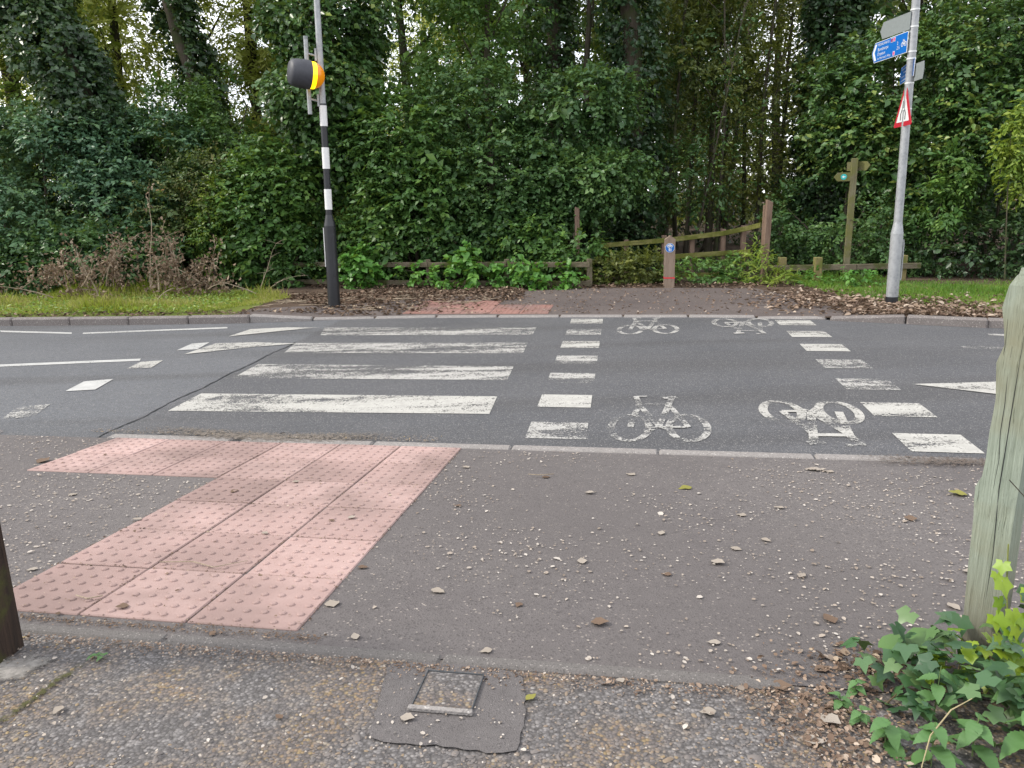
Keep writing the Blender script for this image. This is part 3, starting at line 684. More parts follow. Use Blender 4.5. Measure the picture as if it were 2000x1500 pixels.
# front shrubs, left to right
plant('elder_shrub', 'blue-green elder shrub at the verge end of the brush heap', 'shrub', [(-9.2, 14.6, 1.2, 1.5, 0.9, 1.25), (-10.2, 15.2, 2.4, 1.3, 0.9, 1.2), (-8.4, 15.0, 2.5, 1.1, 0.8, 0.9)], 'lf_blue', dens=20, stems=3)
plant('elder_shrub', 'tall blue-green elder shrub under the leaning dark ivy tree', 'shrub', [(-7.4, 14.8, 1.5, 1.1, 0.8, 1.3), (-7.9, 15.0, 2.6, 1.0, 0.7, 0.8), (-6.5, 15.2, 2.2, 0.9, 0.7, 1.0)], 'lf_blue', dens=20, stems=3, ln=0.38)
plant('bramble_bush', 'low dark bramble bush behind the brush heap', 'shrub', [(-7.6, 14.0, 0.55, 1.6, 0.5, 0.6), (-9.4, 13.9, 0.5, 1.0, 0.5, 0.5)], 'lf_maple', dens=24, stems=2)
plant('hawthorn_shrub', 'rusty-tinged hawthorn shrub sweeping above the brush heap', 'shrub', [(-5.9, 14.5, 1.55, 0.95, 0.5, 0.28), (-5.5, 14.7, 2.05, 0.9, 0.5, 0.25), (-6.3, 14.5, 1.05, 0.6, 0.5, 0.22)], 'lf_rust', dens=26, stems=3, LL=0.06, LW=0.038, droop=0.15, hole=-0.3)
plant('hawthorn_shrub', 'dark green hawthorn shrub filling the gap behind the rusty one', 'shrub', [(-5.6, 15.2, 1.3, 1.0, 0.6, 1.3), (-5.1, 15.5, 2.9, 0.9, 0.6, 0.9), (-6.3, 15.6, 3.0, 0.8, 0.6, 0.7)], 'lf_hazel', dens=22, stems=3, LL=0.065, LW=0.042)
plant('privet_shrub', 'yellow-green privet shrub by the end of the low rail fence', 'shrub', [(-5.25, 14.1, 0.95, 0.32, 0.3, 0.75), (-5.05, 14.1, 1.65, 0.22, 0.22, 0.35)], 'lf_lime', dens=18, stems=2, LL=0.055, LW=0.03, ln=0.25)
plant('hazel_shrub', 'hazel shrub with pale veined leaves left of the beacon pole', 'shrub', [(-4.5, 14.3, 1.1, 0.75, 0.5, 1.0), (-4.3, 14.5, 1.9, 0.7, 0.5, 0.6)], 'lf_hazel', dens=24, stems=3, LL=0.10, LW=0.065, st=ST2)
plant('ivy_bush', 'ivy bush swallowing the end of the low rail fence', 'shrub', [(-4.0, 14.15, 0.35, 0.5, 0.3, 0.45)], 'lf_ivy', dens=25, stems=1, LL=0.075, LW=0.06, ln=0.22, st=ST2)
plant('hazel_shrub', 'broad-leaved hazel shrub right of the beacon pole', 'shrub', [(-1.6, 14.3, 1.5, 0.95, 0.6, 0.95), (-1.9, 14.4, 2.55, 0.85, 0.6, 0.75), (-2.3, 14.4, 0.9, 0.6, 0.5, 0.7)], 'lf_hazel', dens=22, stems=3, LL=0.105, LW=0.065, st=ST2, hole=-0.25)
plant('maple_shrub', 'field maple spreading over the middle of the rail fence', 'shrub', [(-0.2, 14.4, 1.8, 1.1, 0.7, 0.9), (-0.6, 14.7, 2.9, 1.0, 0.7, 0.8), (0.3, 14.2, 0.95, 0.9, 0.5, 0.65), (-0.9, 14.2, 0.8, 0.7, 0.4, 0.5)], 'lf_maple', dens=22, stems=4, LL=0.085, LW=0.06, st=ST2)
plant('maple_shrub', 'field maple with layered boughs hanging towards the barrier', 'shrub', [(1.2, 14.4, 1.75, 0.9, 0.7, 0.45), (1.75, 14.3, 1.9, 0.75, 0.6, 0.3), (1.0, 14.8, 2.6, 1.0, 0.7, 0.5), (1.5, 14.6, 3.2, 0.8, 0.7, 0.4), (0.9, 14.3, 1.2, 0.8, 0.5, 0.35)], 'lf_maple', dens=26, stems=4, LL=0.085, LW=0.06, droop=0.45, st=ST2)
plant('dogwood_shrub', 'fresh green leafy shrub around the little brown post', 'shrub', [(1.15, 13.55, 0.72, 0.40, 0.3, 0.35), (0.45, 13.75, 0.75, 0.6, 0.3, 0.35)], 'lf_hazel', dens=30, stems=2, LL=0.10, LW=0.065, st=ST2)
plant('elder_shrub', 'dark shrub in the shade left of the barrier', 'shrub', [(1.9, 15.6, 0.9, 0.9, 0.5, 1.0), (0.9, 15.6, 0.9, 0.8, 0.5, 0.9)], 'lf_ivyd', dens=24, stems=2)
# right hand thicket
plant('holly_bush', 'dense dark bush below the signposts beside the fingerpost', 'shrub', [(6.2, 14.0, 0.75, 0.85, 0.6, 0.8), (5.4, 14.4, 0.8, 0.6, 0.5, 0.8), (7.2, 13.9, 0.65, 0.8, 0.6, 0.65)], 'lf_maple', dens=28, stems=3, LL=0.07, LW=0.045)
plant('sycamore_shrub', 'tall sycamore sapling thicket behind the galvanised signpost', 'shrub', [(6.5, 14.6, 2.4, 0.85, 0.7, 0.7), (7.4, 14.3, 1.9, 1.0, 0.7, 0.8), (7.2, 14.6, 3.3, 1.2, 0.8, 0.9), (6.2, 14.9, 3.2, 0.8, 0.7, 0.6)], 'lf_ivy', dens=22, stems=4, LL=0.095, LW=0.06, st=ST2)
plant('sycamore_shrub', 'overhanging dark sycamore at the far end of the green verge', 'shrub', [(8.7, 13.8, 2.4, 1.1, 0.8, 1.1), (8.4, 14.2, 3.7, 1.2, 0.8, 1.0), (9.9, 13.2, 2.2, 1.2, 0.8, 1.4), (9.9, 13.6, 4.0, 1.3, 0.8, 1.2)], 'lf_ivy', dens=18, stems=4, LL=0.095, LW=0.06, st=ST2)
plant('elder_shrub', 'yellowing elder spray hanging beside the far signpost', 'shrub', [(7.50, 13.3, 1.75, 0.22, 0.22, 0.42), (7.2, 13.2, 1.2, 0.24, 0.22, 0.42)], 'lf_hazel', dens=26, stems=1, r=0.015, LL=0.09, LW=0.045, ln=0.25, hole=-0.3, droop=0.6)
plant('elder_shrub', 'bright yellow-green hanging spray above the mossy gatepost', 'shrub', [(8.0, 12.5, 2.25, 0.26, 0.25, 0.45), (8.15, 12.6, 1.7, 0.2, 0.2, 0.3)], 'lf_lime', dens=26, stems=1, r=0.015, LL=0.09, LW=0.045, ln=0.25, hole=-0.3, droop=0.6)
plant('bramble_bush', 'low shaded brambles at the back of the green verge', 'shrub', [(8.6, 13.2, 0.45, 1.5, 0.5, 0.5), (10.6, 12.6, 0.5, 1.2, 0.6, 0.6)], 'lf_ivyd', dens=24, stems=2)

# slender saplings in the open part of the wood
for k, (x, y, h, lx, r) in enumerate([(3.3, 16.6, 7, 0.4, 0.045), (3.95, 17.5, 7.5, 0.2, 0.055), (4.3, 16.2, 6.5, -0.1, 0.035), (4.9, 18.5, 8, 0.6, 0.06), (5.3, 16.8, 7, 0.3, 0.05), (5.7, 19, 8, -0.4, 0.06),
                                       (3.0, 19.5, 8, 1.4, 0.075), (6.2, 18.2, 8, 0.2, 0.055), (4.5, 21, 9, -0.8, 0.07), (3.6, 15.6, 5, 0.9, 0.03), (5.9, 21.5, 9, 0.8, 0.08), (7.3, 20, 9, 0.3, 0.08)]):
    bl = [(x + lx * (q / h) + random.uniform(-0.6, 0.6), y + random.uniform(-0.4, 0.4), q, random.uniform(0.6, 1.0), 0.7, random.uniform(0.35, 0.6)) for q in (1.9, 2.7, 3.5, 4.3, 5.2, 6.1) if random.random() < 0.85]
    lab = 'slender sapling with thin bare stem in the open wood behind the barrier'
    tree('sapling', lab, (x, y), h, (lx, 0), r, bl, 'lf_olive' if k % 3 else 'lf_ivy', 'saplings behind the barrier', dens=6.5, nl=10, ln=0.6, LL=0.085, LW=0.045, hole=-0.10)
# taller trees whose crowns close the top of the view
for x, y, mt, lab, bl in [(-0.3, 16.3, 'lf_hazel', 'tall airy ash rising behind the field maples', [(-0.9, 16, 4.3, 1.0, 0.8, 0.8), (0.2, 16.2, 5.2, 1.2, 0.8, 0.8), (-1.2, 16.2, 6.2, 1.2, 0.9, 0.9), (0.3, 16.2, 7.0, 1.3, 0.9, 0.9)]),
                          (1.7, 16.6, 'lf_maple', 'tall maple filling the gap between two ivy trunks by the barrier', [(1.6, 16.4, 4.2, 0.8, 0.8, 0.7), (1.8, 16.6, 5.4, 0.9, 0.8, 0.8), (1.5, 16.6, 6.8, 1.1, 0.8, 0.9)]),
                          (4.4, 17.2, 'lf_olive', 'tall olive-leaved tree arching over the woodland path', [(3.6, 16.8, 4.2, 1.0, 0.8, 0.6), (4.7, 16.9, 5.0, 1.2, 0.8, 0.7), (3.7, 17.2, 6.0, 1.3, 0.9, 0.8), (5.4, 16.8, 3.6, 0.9, 0.7, 0.6), (5.3, 17.2, 6.4, 1.2, 0.9, 0.9)])]:
    tree('canopy_tree', lab, (x, y), 7.5, (0.1, 0), 0.09, bl, mt, None, dens=4.2 if mt == 'lf_olive' else 7, nl=10, ln=0.6, LL=0.10, LW=0.055, hole=-0.2)
# sunlit and shaded trees behind
BT = [(-13, 22, 'lf_yellow', 2.2), (-9.6, 19.6, 'lf_yellow', 1.8), (-7.7, 20.5, 'lf_yellow', 1.8), (-11.5, 19, 'lf_lime', 1.5), (-6.2, 20.5, 'lf_yellow', 1.6), (-5.0, 22, 'lf_lime', 1.9), (-2.4, 21, 'lf_hazel', 1.8),
      (-0.6, 19.5, 'lf_hazel', 1.6), (0.8, 24, 'lf_olive', 2.0), (2.6, 26, 'lf_lime', 2.0), (5.2, 27, 'lf_olive', 2.2), (8.2, 24, 'lf_olive', 2.0), (9.5, 18.5, 'lf_ivy', 1.8), (12, 17, 'lf_ivy', 2.0), (-15, 18, 'lf_blue', 2.2), (11.5, 24, 'lf_olive', 2.2),
      (-16, 30, 'lf_yellow', 2.6), (-3, 31, 'lf_yellow', 2.4), (7, 34, 'lf_olive', 2.6), (15, 28, 'lf_ivy', 2.6)]
BLAB = {0: 'pale willow beyond the leaning dark ivy tree', 1: 'pale yellow-green willow between the two leaning ivy trunks', 2: 'airy willow with long yellow-green sprays beside the bare-strip trunk', 3: 'lime-green young tree above the blue-green elders', 4: 'yellow-green willow behind the trunk with the bare strip',
        5: 'light green tree just left of the ivy column behind the beacon', 6: 'mid green tree right of the ivy column behind the beacon', 7: 'mid green tree rising over the field maple', 8: 'olive-green tree between the field maple and the bollard ivy trunk', 9: 'light green tree behind the forked ivy trunk',
        10: 'olive-green tree among the saplings past the barrier', 11: 'olive-green tree behind the fingerpost ivy trunk', 12: 'dark green tree behind the galvanised signpost', 13: 'dark green tree over the end of the green verge', 14: 'blue-green tree beyond the end of the left verge', 15: 'olive-green tree behind the dark sycamore'}
LAB = {'lf_yellow': 'pale yellow-green willow catching light at the back of the wood', 'lf_lime': 'light green tree showing between the ivy trunks', 'lf_hazel': 'mid green tree with airy crown above the rail fence',
       'lf_olive': 'backlit olive-green tree beyond the barrier', 'lf_ivy': 'dark green tree behind the right-hand thicket', 'lf_blue': 'blue-green tree beyond the left verge'}
for k, (x, y, mt, R0) in enumerate(BT):
    zs = [2.2, 4.0, 5.8, 7.6, 9.4]
    bl = [(x + random.uniform(-0.6, 0.6) * R0, y + random.uniform(-0.5, 0.5), z, R0 * random.uniform(0.7, 1.0), R0 * 0.7, R0 * random.uniform(0.5, 0.75)) for z in zs]
    bl += [(x + random.uniform(-1, 1) * R0, y + random.uniform(-0.5, 0.5), random.uniform(2.5, 9), R0 * 0.6, R0 * 0.5, R0 * 0.45) for _ in range(2)]
    tree('background_tree', BLAB.get(k, LAB[mt]), (x, y), 9.5, (random.uniform(-0.8, 0.8), 0), 0.16, bl, mt, G_BACK + ' ' + mt[3:], dens=3.1 if mt == 'lf_yellow' else (3.0 if mt == 'lf_olive' else 3.6), hole=-0.36 if k < 6 else -0.22, LL=0.15, LW=0.05 if mt == 'lf_yellow' else 0.09)
# dense understorey that closes the wood low down
for k, (x, y, rx, rz) in enumerate([(-12, 17, 2, 1.6), (-9.5, 18, 2, 1.7), (-7, 18.5, 1.8, 1.6), (-4.6, 17.5, 1.6, 1.6), (-2.2, 17, 1.6, 1.5), (0, 17.5, 1.5, 1.4), (7.4, 17.5, 1.7, 1.4), (9.8, 16.5, 1.8, 1.5), (12.5, 15.5, 2, 1.7), (5.4, 22.5, 1.8, 0.8), (1.8, 22, 1.6, 0.9), (3.6, 23.5, 1.2, 0.6), (4.6, 18.8, 1.1, 0.45), (3.2, 18.2, 0.8, 0.5)]):
    plant('understorey_shrub', 'shaded dark shrub in the understorey behind the front thicket', 'shrub', [(x, y, rz * 0.8, rx, 0.8, rz), (x + random.uniform(-1, 1), y, rz * 1.3, rx * 0.7, 0.7, rz * 0.7)], 'lf_ivyd' if k % 2 else 'lf_maple', dens=11, stems=2, group='shaded understorey shrubs', LL=0.10, LW=0.06)

n = 26000; a_ = rng.uniform(-0.9, 0.9, n); rr_ = rng.uniform(36, 50, n)
P = np.column_stack([np.sin(a_) * rr_, np.cos(a_) * rr_, rng.uniform(0, 1, n) ** 1.3 * 12])
P = P[cloud(P, 0.5) > -0.75 + P[:, 2] * 0.22]; n = len(P)
tag(leaf_mesh('distant_wood', P, rng.normal(size=(n, 3)), rng.normal(size=(n, 3)) + np.array([0, -0.6, 0.6]), 0.5 * rng.uniform(0.6, 1.3, n), 0.34, rng.uniform(0, 1, n), MAT['lf_olive'], ST2), kind='stuff')

# ivy and bindweed on the rail fence
for bl, lab in (([(-2.62, 13.62, 0.30, 0.42, 0.16, 0.34), (-2.6, 13.7, 0.55, 0.3, 0.15, 0.2)], 'upright clump of bright ivy on the rail fence beside the beacon pole'),
                ([(-0.55, 13.15, 0.20, 0.75, 0.16, 0.22), (-0.75, 13.25, 0.50, 0.25, 0.15, 0.22)], 'long bright ivy mat trailing over the middle of the rail fence'),
                ([(0.75, 12.85, 0.18, 0.50, 0.15, 0.22), (0.2, 13.0, 0.30, 0.3, 0.12, 0.18)], 'bright ivy mat at the barrier end of the rail fence'),
                ([(-1.55, 13.42, 0.28, 0.35, 0.10, 0.12)], 'small bright ivy tuft hanging between the two fence rails')):
    plant('ivy_clump', lab, 'ivy', bl, 'lf_bright', stems=1, r=0.012, dens=18, nl=6, ln=0.2, LL=0.085, LW=0.085, hole=-0.6, st=((0.12, 0.75), (0.42, 1.0)), droop=0.5, big=True)
plant('ground_cover_bush', 'tangled low bindweed and ferns at the foot of the barrier left of the bollard', 'plants', [(1.9, 13.3, 0.18, 0.65, 0.35, 0.32), (2.3, 13.6, 0.2, 0.5, 0.3, 0.35)], 'lf_olive', stems=1, r=0.01, dens=33, nl=7, ln=0.22, LL=0.065, LW=0.045, hole=-0.6)
plant('ground_cover_bush', 'tangled low leafy plants at the foot of the barrier right of the bollard', 'plants', [(3.2, 13.2, 0.12, 0.65, 0.3, 0.25), (3.9, 13.3, 0.12, 0.5, 0.3, 0.3)], 'lf_hazel', stems=1, r=0.01, dens=30, nl=7, ln=0.22, LL=0.07, LW=0.045, hole=-0.6)
plant('weed_tuft', 'tall grassy weeds against the tall brown barrier post', 'plants', [(4.1, 12.95, 0.22, 0.18, 0.15, 0.42), (4.35, 12.65, 0.1, 0.25, 0.15, 0.14)], 'lf_lime', stems=1, r=0.006, dens=33, nl=6, ln=0.25, LL=0.11, LW=0.022, hole=-0.8)
plant('weed_tuft', 'bright nettle patch beneath the short rail right of the barrier', 'plants', [(5.5, 12.3, 0.08, 0.35, 0.25, 0.12), (4.85, 12.55, 0.06, 0.3, 0.2, 0.12)], 'lf_bright', stems=1, r=0.006, dens=27, nl=6, ln=0.18, LL=0.06, LW=0.04, hole=-0.8)

# grass
def grass(name, xy, mat, hmin, hmax, label=None):
    n = len(xy); P = np.column_stack([xy, [zf(x, y) + 0.004 for x, y in xy]])
    D = np.column_stack([rng.normal(0, 0.45, n), rng.normal(0, 0.45, n), np.ones(n)])
    N = np.column_stack([rng.normal(0, 1, n), rng.normal(-0.6, 1, n), np.full(n, 0.3)])
    o = leaf_mesh(name, P, D, N, rng.uniform(hmin, hmax, n) * np.clip(0.85 + 0.75 * cloud(P, 2.3), 0.3, 2.0) * np.where(rng.uniform(size=n) < 0.03, 1.9, 1.0), 0.009, np.clip(rng.normal(0.5, 0.22, n) + 0.4 * cloud(P, 1.3), 0, 1), mat, fold=0.0)
    return tag(o, kind='stuff')
n = 52000
x = -16 + 12.7 * rng.uniform(0, 1, n) ** 0.62; yk = np.array([far_y(q) for q in x])
dmax = np.interp(x, [-16, -6, -4.2, -3.5], [3.6, 3.4, 2.6, 1.9]); d = 0.22 + rng.uniform(0, 1, n) * dmax
ok = (d > 0.45 + 0.2 * cloud(np.column_stack([x, d, d]), 2.5)) & ~((x > -4.4) & (d < (x + 4.4) * 1.9 + 0.3))
xy = np.column_stack([x, yk + d])[ok]
grass('verge_grass', xy, MAT['grass'], 0.05, 0.21)
n = 36000
x = 4.7 + 7.5 * rng.uniform(0, 1, n); yk = np.array([far_y(q) for q in x]); d = 0.25 + rng.uniform(0, 1, n) * 4.6
ok = (d > np.interp(x, [4.7, 5.2, 6, 12], [2.6, 1.3, 0.6, 0.35])) & (yk + d < 13.6)
grass('verge_grass', np.column_stack([x, yk + d])[ok], MAT['grass_r'], 0.04, 0.13)

n = 5000; x = -12 + 8.0 * rng.uniform(0, 1, n) ** 0.7; y = np.array([far_y(q) for q in x]) + 0.35 + 2.4 * rng.uniform(0, 1, n)
ok = ~((x > -4.4) & (y - 10.1 < (x + 4.4) * 1.9 + 0.3)); x, y = x[ok], y[ok]; n = len(x)
P = np.column_stack([x, y, [zf(a, b) + 0.02 for a, b in zip(x, y)]]); P[:, 2] += rng.uniform(0, 0.07, n)
tag(leaf_mesh('verge_clover', P, rng.normal(size=(n, 3)) * np.array([1, 1, 0.4]) + np.array([0, 0, 0.3]), rng.normal(0, 0.5, (n, 3)) + np.array([0, -0.3, 1]), 0.05 * rng.uniform(0.5, 1.5, n), 0.03 * rng.uniform(0.5, 1.4, n), rng.uniform(0, 1, n), MAT['lf_lime'], ST2), kind='stuff')

# leaf litter and twigs on the far side
def litter(name, xy, mat, L, z0=0.008, up_=0.5, hz=0.03):
    n = len(xy); P = np.column_stack([xy, [zf(x, y) + z0 for x, y in xy]]); P[:, 2] += rng.uniform(0, hz, n)
    a = rng.uniform(0, 6.28, n); D = np.column_stack([np.cos(a), np.sin(a), rng.normal(0, 0.25, n)])
    N = np.column_stack([rng.normal(0, up_, n), rng.normal(0, up_, n), np.ones(n)])
    return tag(leaf_mesh(name, P, D, N, L * rng.uniform(0.5, 1.2, n), L * 0.6 * rng.uniform(0.5, 1.1, n), rng.uniform(0, 1, n), mat, ST2, 0.2), kind='stuff')
n = 3300; x = rng.normal(4.9, 0.85, n); d = np.abs(rng.normal(0.9, 0.9, n)); y = np.array([far_y(q) for q in x]) + 0.14 + d
ok = (x > 3.55 - 0.2 + 0.35 * rng.normal(size=n)) & (y < 12.4) & (x < 7.4) & ~((x < 4.1) & (y < 9.9) & (rng.uniform(size=n) < 0.8))
litter('leaf_litter', np.column_stack([x, y])[ok], MAT['lf_litter'], 0.085)
n = 600; x = 4.5 + rng.uniform(0, 6, n); y = np.array([far_y(q) for q in x]) + 0.13 + np.abs(rng.normal(0, 0.12, n)); litter('leaf_litter', np.column_stack([x, y]), MAT['lf_litter'], 0.06)
n = 5600; x = rng.uniform(-4.3, 0.2, n); y0 = np.array([far_y(q) for q in x]); d = rng.uniform(0, 1, n)
yt = np.interp(x, [-4.3, -3.5, -1, 0.2], [13.9, 13.6, 13.1, 12.6]); y = y0 + 0.15 + (yt - y0) * d ** 0.75
P2 = np.column_stack([x, y, 0 * x]); e = np.interp(x, [-4.3, -3.0, -1.5, -0.6, 0.2], [0.9, 0.55, 0.15, 0.35, 1.35])
ok = (y - y0 > e + 0.25 * cloud(P2, 3)) & (cloud(P2, 2.0) > -0.5) & ~((x > -1.2) & (y > 10.3) & (y < 11.4 - 0.1 * x) & (rng.uniform(size=n) < 0.85))
litter('leaf_mould', np.column_stack([x, y])[ok], MAT['lf_mould'], 0.075)
n = 900; x = rng.uniform(-2.3, 3.9, n); y0 = np.array([far_y(q) for q in x]); y = y0 + 0.15 + rng.uniform(0, 1, n) * 2.6; litter('leaf_litter', np.column_stack([x, y]), MAT['lf_litter'], 0.05, 0.009)
n = 1500; x = -16 + 12.5 * rng.uniform(0, 1, n); y = np.array([far_y(q) for q in x]) + 0.14 + np.abs(rng.normal(0.12, 0.16, n)); litter('leaf_litter', np.column_stack([x, y]), MAT['lf_mould'], 0.06)
n = 1500; x = rng.uniform(-3.5, 4.5, n); y = np.interp(x, [-4, 1.3, 2.5, 4.5], [13.9, 12.75, 12.75, 12.5]) + rng.normal(0, 0.12, n); litter('leaf_litter', np.column_stack([x, y]), MAT['lf_mould'], 0.07)
bm = bmesh.new()
for k in range(90):
    x = random.uniform(-3.9, -0.2); y = far_y(x) + random.uniform(0.5, 2.6); a = random.uniform(-0.7, 0.7); L = random.uniform(0.08, 0.4); z = zf(x, y) + 0.02
    tube(bm, [(x, y, z), (x + L / 2 * math.cos(a), y + L / 2 * math.sin(a), z + 0.015), (x + L * math.cos(a + 0.3), y + L * math.sin(a + 0.3), z)], random.uniform(0.003, 0.007), 4)
tag(bm_obj('fallen_twigs', bm, MAT['twig']), kind='stuff')

# ---------------------------------------------------------------- brush heap
heap = thing('brush_heap', 'heap of cut dead branches with brown leaves on the left grass verge', 'brush heap', (-5.85, 12.75, zf(-5.85, 12.75)))
LC, LD2 = [], []
def branch(p, d, L, r, curve, leafy=0.5, sub=4):
    p = Vector(p); d = Vector(d).normalized(); pts = [p]; n = 7
    for i in range(n):
        d = (d + Vector(curve) / n + Vector((random.gauss(0, 0.07), random.gauss(0, 0.07), random.gauss(0, 0.07)))).normalized()
        pts.append(pts[-1] + d * (L / n))
    bm = bmesh.new(); tube(bm, pts, [r * (1 - 0.8 * i / n) for i in range(n + 1)], 5)
    for k in range(sub):
        q = pts[random.randint(2, n)]; e = Vector((random.gauss(0, 1), random.gauss(0, 0.6), random.gauss(0.2, 0.6))).normalized(); l2 = L * random.uniform(0.12, 0.3)
        tw = [q, q + (d * 0.5 + e).normalized() * l2 * 0.5, q + (d * 0.5 + e).normalized() * l2 + Vector((0, 0, -0.08 * l2))]
        tube(bm, tw, [r * 0.35, r * 0.25, r * 0.1], 4)
        for w in range(int(leafy * 16)): LC.append(tw[0].lerp(tw[2], random.random()) + Vector((random.gauss(0, 0.05), random.gauss(0, 0.05), random.gauss(0, 0.05))))
    for w in range(int(leafy * 20)): LC.append(pts[random.randint(3, n)] + Vector((random.gauss(0, 0.06), random.gauss(0, 0.06), random.gauss(0, 0.06))))
    bm_obj('branch', bm, MAT['twig'], heap, True)
branch((-0.15, 0.15, 0.05), (0.05, 0, 1), 1.65, 0.014, (0.05, 0, 0.1), 0.6, 6)
branch((-1.0, 0.1, 0.1), (0.35, 0, 0.9), 1.25, 0.014, (0.5, 0, 0.2), 0.7, 6)
for xx_, hh_ in ((-1.5, 0.8), (-0.75, 1.0), (0.35, 0.95), (0.8, 0.75)): branch((xx_, 0.1, 0.05), (random.uniform(-0.25, 0.25), 0, 1), hh_, 0.010, (random.uniform(-0.4, 0.4), 0, 0), 0.5, 7)
branch((1.9, -0.3, 0.0), (-0.9, 0.1, 0.55), 1.1, 0.012, (-0.2, 0, -0.4), 0.3, 3)
branch((1.7, 0.0, 0.02), (0.35, 0.1, 0.8), 0.9, 0.008, (0.3, 0, 0), 0.0, 9)
branch((1.8, -0.1, 0.02), (0.5, 0.0, 0.6), 0.8, 0.007, (0.5, 0, -0.5), 0.0, 7)
for k in range(26):
    x = random.uniform(-1.6, 1.1)
    branch((x, random.uniform(-0.5, 0.4), random.uniform(0.02, 0.35)), (random.uniform(-1, 1), random.uniform(-0.4, 0.2), random.uniform(-0.05, 0.6)), random.uniform(0.4, 0.95), random.uniform(0.006, 0.014), (random.uniform(-0.5, 0.5), 0, random.uniform(-0.7, 0.1)), random.uniform(0.2, 0.8), 7)
for c, q in (((-1.75, 0, 0.40), 170), ((-0.7, 0, 0.30), 160), ((0.2, 0, 0.40), 200), ((0.75, -0.1, 0.22), 220), ((-0.2, 0.1, 0.7), 90)):
    for _ in range(q): LC.append(Vector(c) + Vector((random.gauss(0, 0.28), random.gauss(0, 0.2), random.gauss(0, 0.15))))
LC = np.array([tuple(p) for p in LC]); LC[:, 2] = np.maximum(LC[:, 2], 0.02); q = len(LC)
leaf_mesh('dead_leaves', LC, rng.normal(size=(q, 3)) + np.array([0, 0, -0.6]), rng.normal(size=(q, 3)), 0.075 * rng.uniform(0.5, 1.2, q), 0.042 * rng.uniform(0.5, 1.2, q), rng.uniform(0, 1, q), MAT['lf_dead'], ST2, 0.3, heap)

# ---------------------------------------------------------------- zebra crossing beacon
bx, by = -2.56, 11.18; bz = zf(bx, by)
bea = thing('crossing_beacon', 'black and white banded beacon pole with amber globe in a dark hood', 'beacon', (bx, by, bz))
bea.rotation_euler = (0, R(1.15), 0)
def cyl_part(name, z0, z1, r0, r1, mat, parent, n=20, x=0, y=0, smooth=True):
    bm = bmesh.new(); tube(bm, [(x, y, z0), (x, y, z1)], [r0, r1], n); o = bm_obj(name, bm, mat, parent)
    for p in o.data.polygons: p.use_smooth = len(p.vertices) == 4
    o.data.set_sharp_from_angle(angle=R(50))
    return o
cyl_part('base_section', -0.05, 1.16, 0.088, 0.083, MAT['black'], bea)
cyl_part('shoulder', 1.16, 1.31, 0.083, 0.050, MAT['black'], bea)
for z0, z1, mt in ((1.31, 1.385, 'black'), (1.385, 1.665, 'white'), (1.665, 1.94, 'black'), (1.94, 2.225, 'white'), (2.225, 2.505, 'black'), (2.505, 2.775, 'white')):
    cyl_part('band', z0, z1, 0.0505 if mt == 'white' else 0.047, 0.0505 if mt == 'white' else 0.047, MAT[mt], bea)
cyl_part('upper_pole', 2.775, 6.2, 0.044, 0.034, MAT['galv'], bea); cyl_part('collar', 2.775, 2.80, 0.05, 0.05, MAT['dark_metal'], bea)
bm = bmesh.new(); box(bm, -0.084, -0.02, 0.86, 0.012, 0.03, 0.55, None, 0.003); bm_obj('door_strip', bm, MAT['white'], bea)
bm = bmesh.new(); box(bm, 0.045, -0.071, 0.75, 0.05, 0.008, 0.6, None, 0.003); bm_obj('access_door', bm, MAT['black'], bea)
ppx, ppy = -0.175, -0.02
cyl_part('bracket_pipe', 2.66, 3.62, 0.030, 0.030, MAT['galv'], bea, 14, ppx, ppy); cyl_part('pipe_cap', 3.62, 3.655, 0.033, 0.031, MAT['sign_grey'], bea, 14, ppx, ppy)
for z in (2.84, 3.42):
    bm = bmesh.new(); tube(bm, [(ppx, ppy, z + 0.02), (-0.03, -0.01, z - 0.015)], 0.013, 8); bm_obj('bracket_arm', bm, MAT['galv'], bea)
    bm = bmesh.new(); box(bm, -0.05, -0.02, z, 0.03, 0.04, 0.16, None, 0.004); bm_obj('clamp', bm, MAT['galv'], bea)
# globe, its lit band and the hood
gz = 3.145; gc = Vector((-0.135, -0.20, gz)); gr_ = 0.172
axis = Vector((-0.86, -0.46, 0.08)).normalized()
GC2 = gc - axis * 0.055
def globe_zone(name, c0, c1, rad, mat, seg=36, rings=12):
    gc = GC2
    u = axis.orthogonal().normalized(); vv = axis.cross(u); bm = bmesh.new(); R_ = []
    for i in range(rings + 1):
        a = c0 + (c1 - c0) * i / rings
        if abs(math.sin(a)) < 1e-5: R_.append([bm.verts.new(gc + axis * math.cos(a) * rad)]); continue
        R_.append([bm.verts.new(gc + axis * (math.cos(a) * rad) + (u * math.cos(2 * math.pi * k / seg) + vv * math.sin(2 * math.pi * k / seg)) * math.sin(a) * rad) for k in range(seg)])
    for a, b in zip(R_, R_[1:]):
        for k in range(seg):
            k2 = (k + 1) % seg
            if len(b) == 1: bm.faces.new((a[k], a[k2], b[0]))
            elif len(a) == 1: bm.faces.new((a[0], b[k2], b[k]))
            else: bm.faces.new((a[k], a[k2], b[k2], b[k]))
    return bm_obj(name, bm, mat, bea, True)
def m_glow(name, col, em, st):
    b = NB(name); p = b.bsdf(col, 0.25, None, 0.5); b.set(p.inputs['Emission Color'], em); p.inputs['Emission Strength'].default_value = st; return b.done(p)
MAT['amber'] = m_glow('amber_globe', (0.50, 0.17, 0.01), (1.0, 0.32, 0.0), 0.13)
MAT['amber_lit'] = m_glow('amber_lit', (0.8, 0.5, 0.02), (1.0, 0.58, 0.0), 0.95)
globe_zone('globe', R(102), math.pi, gr_, MAT['amber']); globe_zone('lit_band', R(66), R(102), gr_ + 0.002, MAT['amber_lit'])
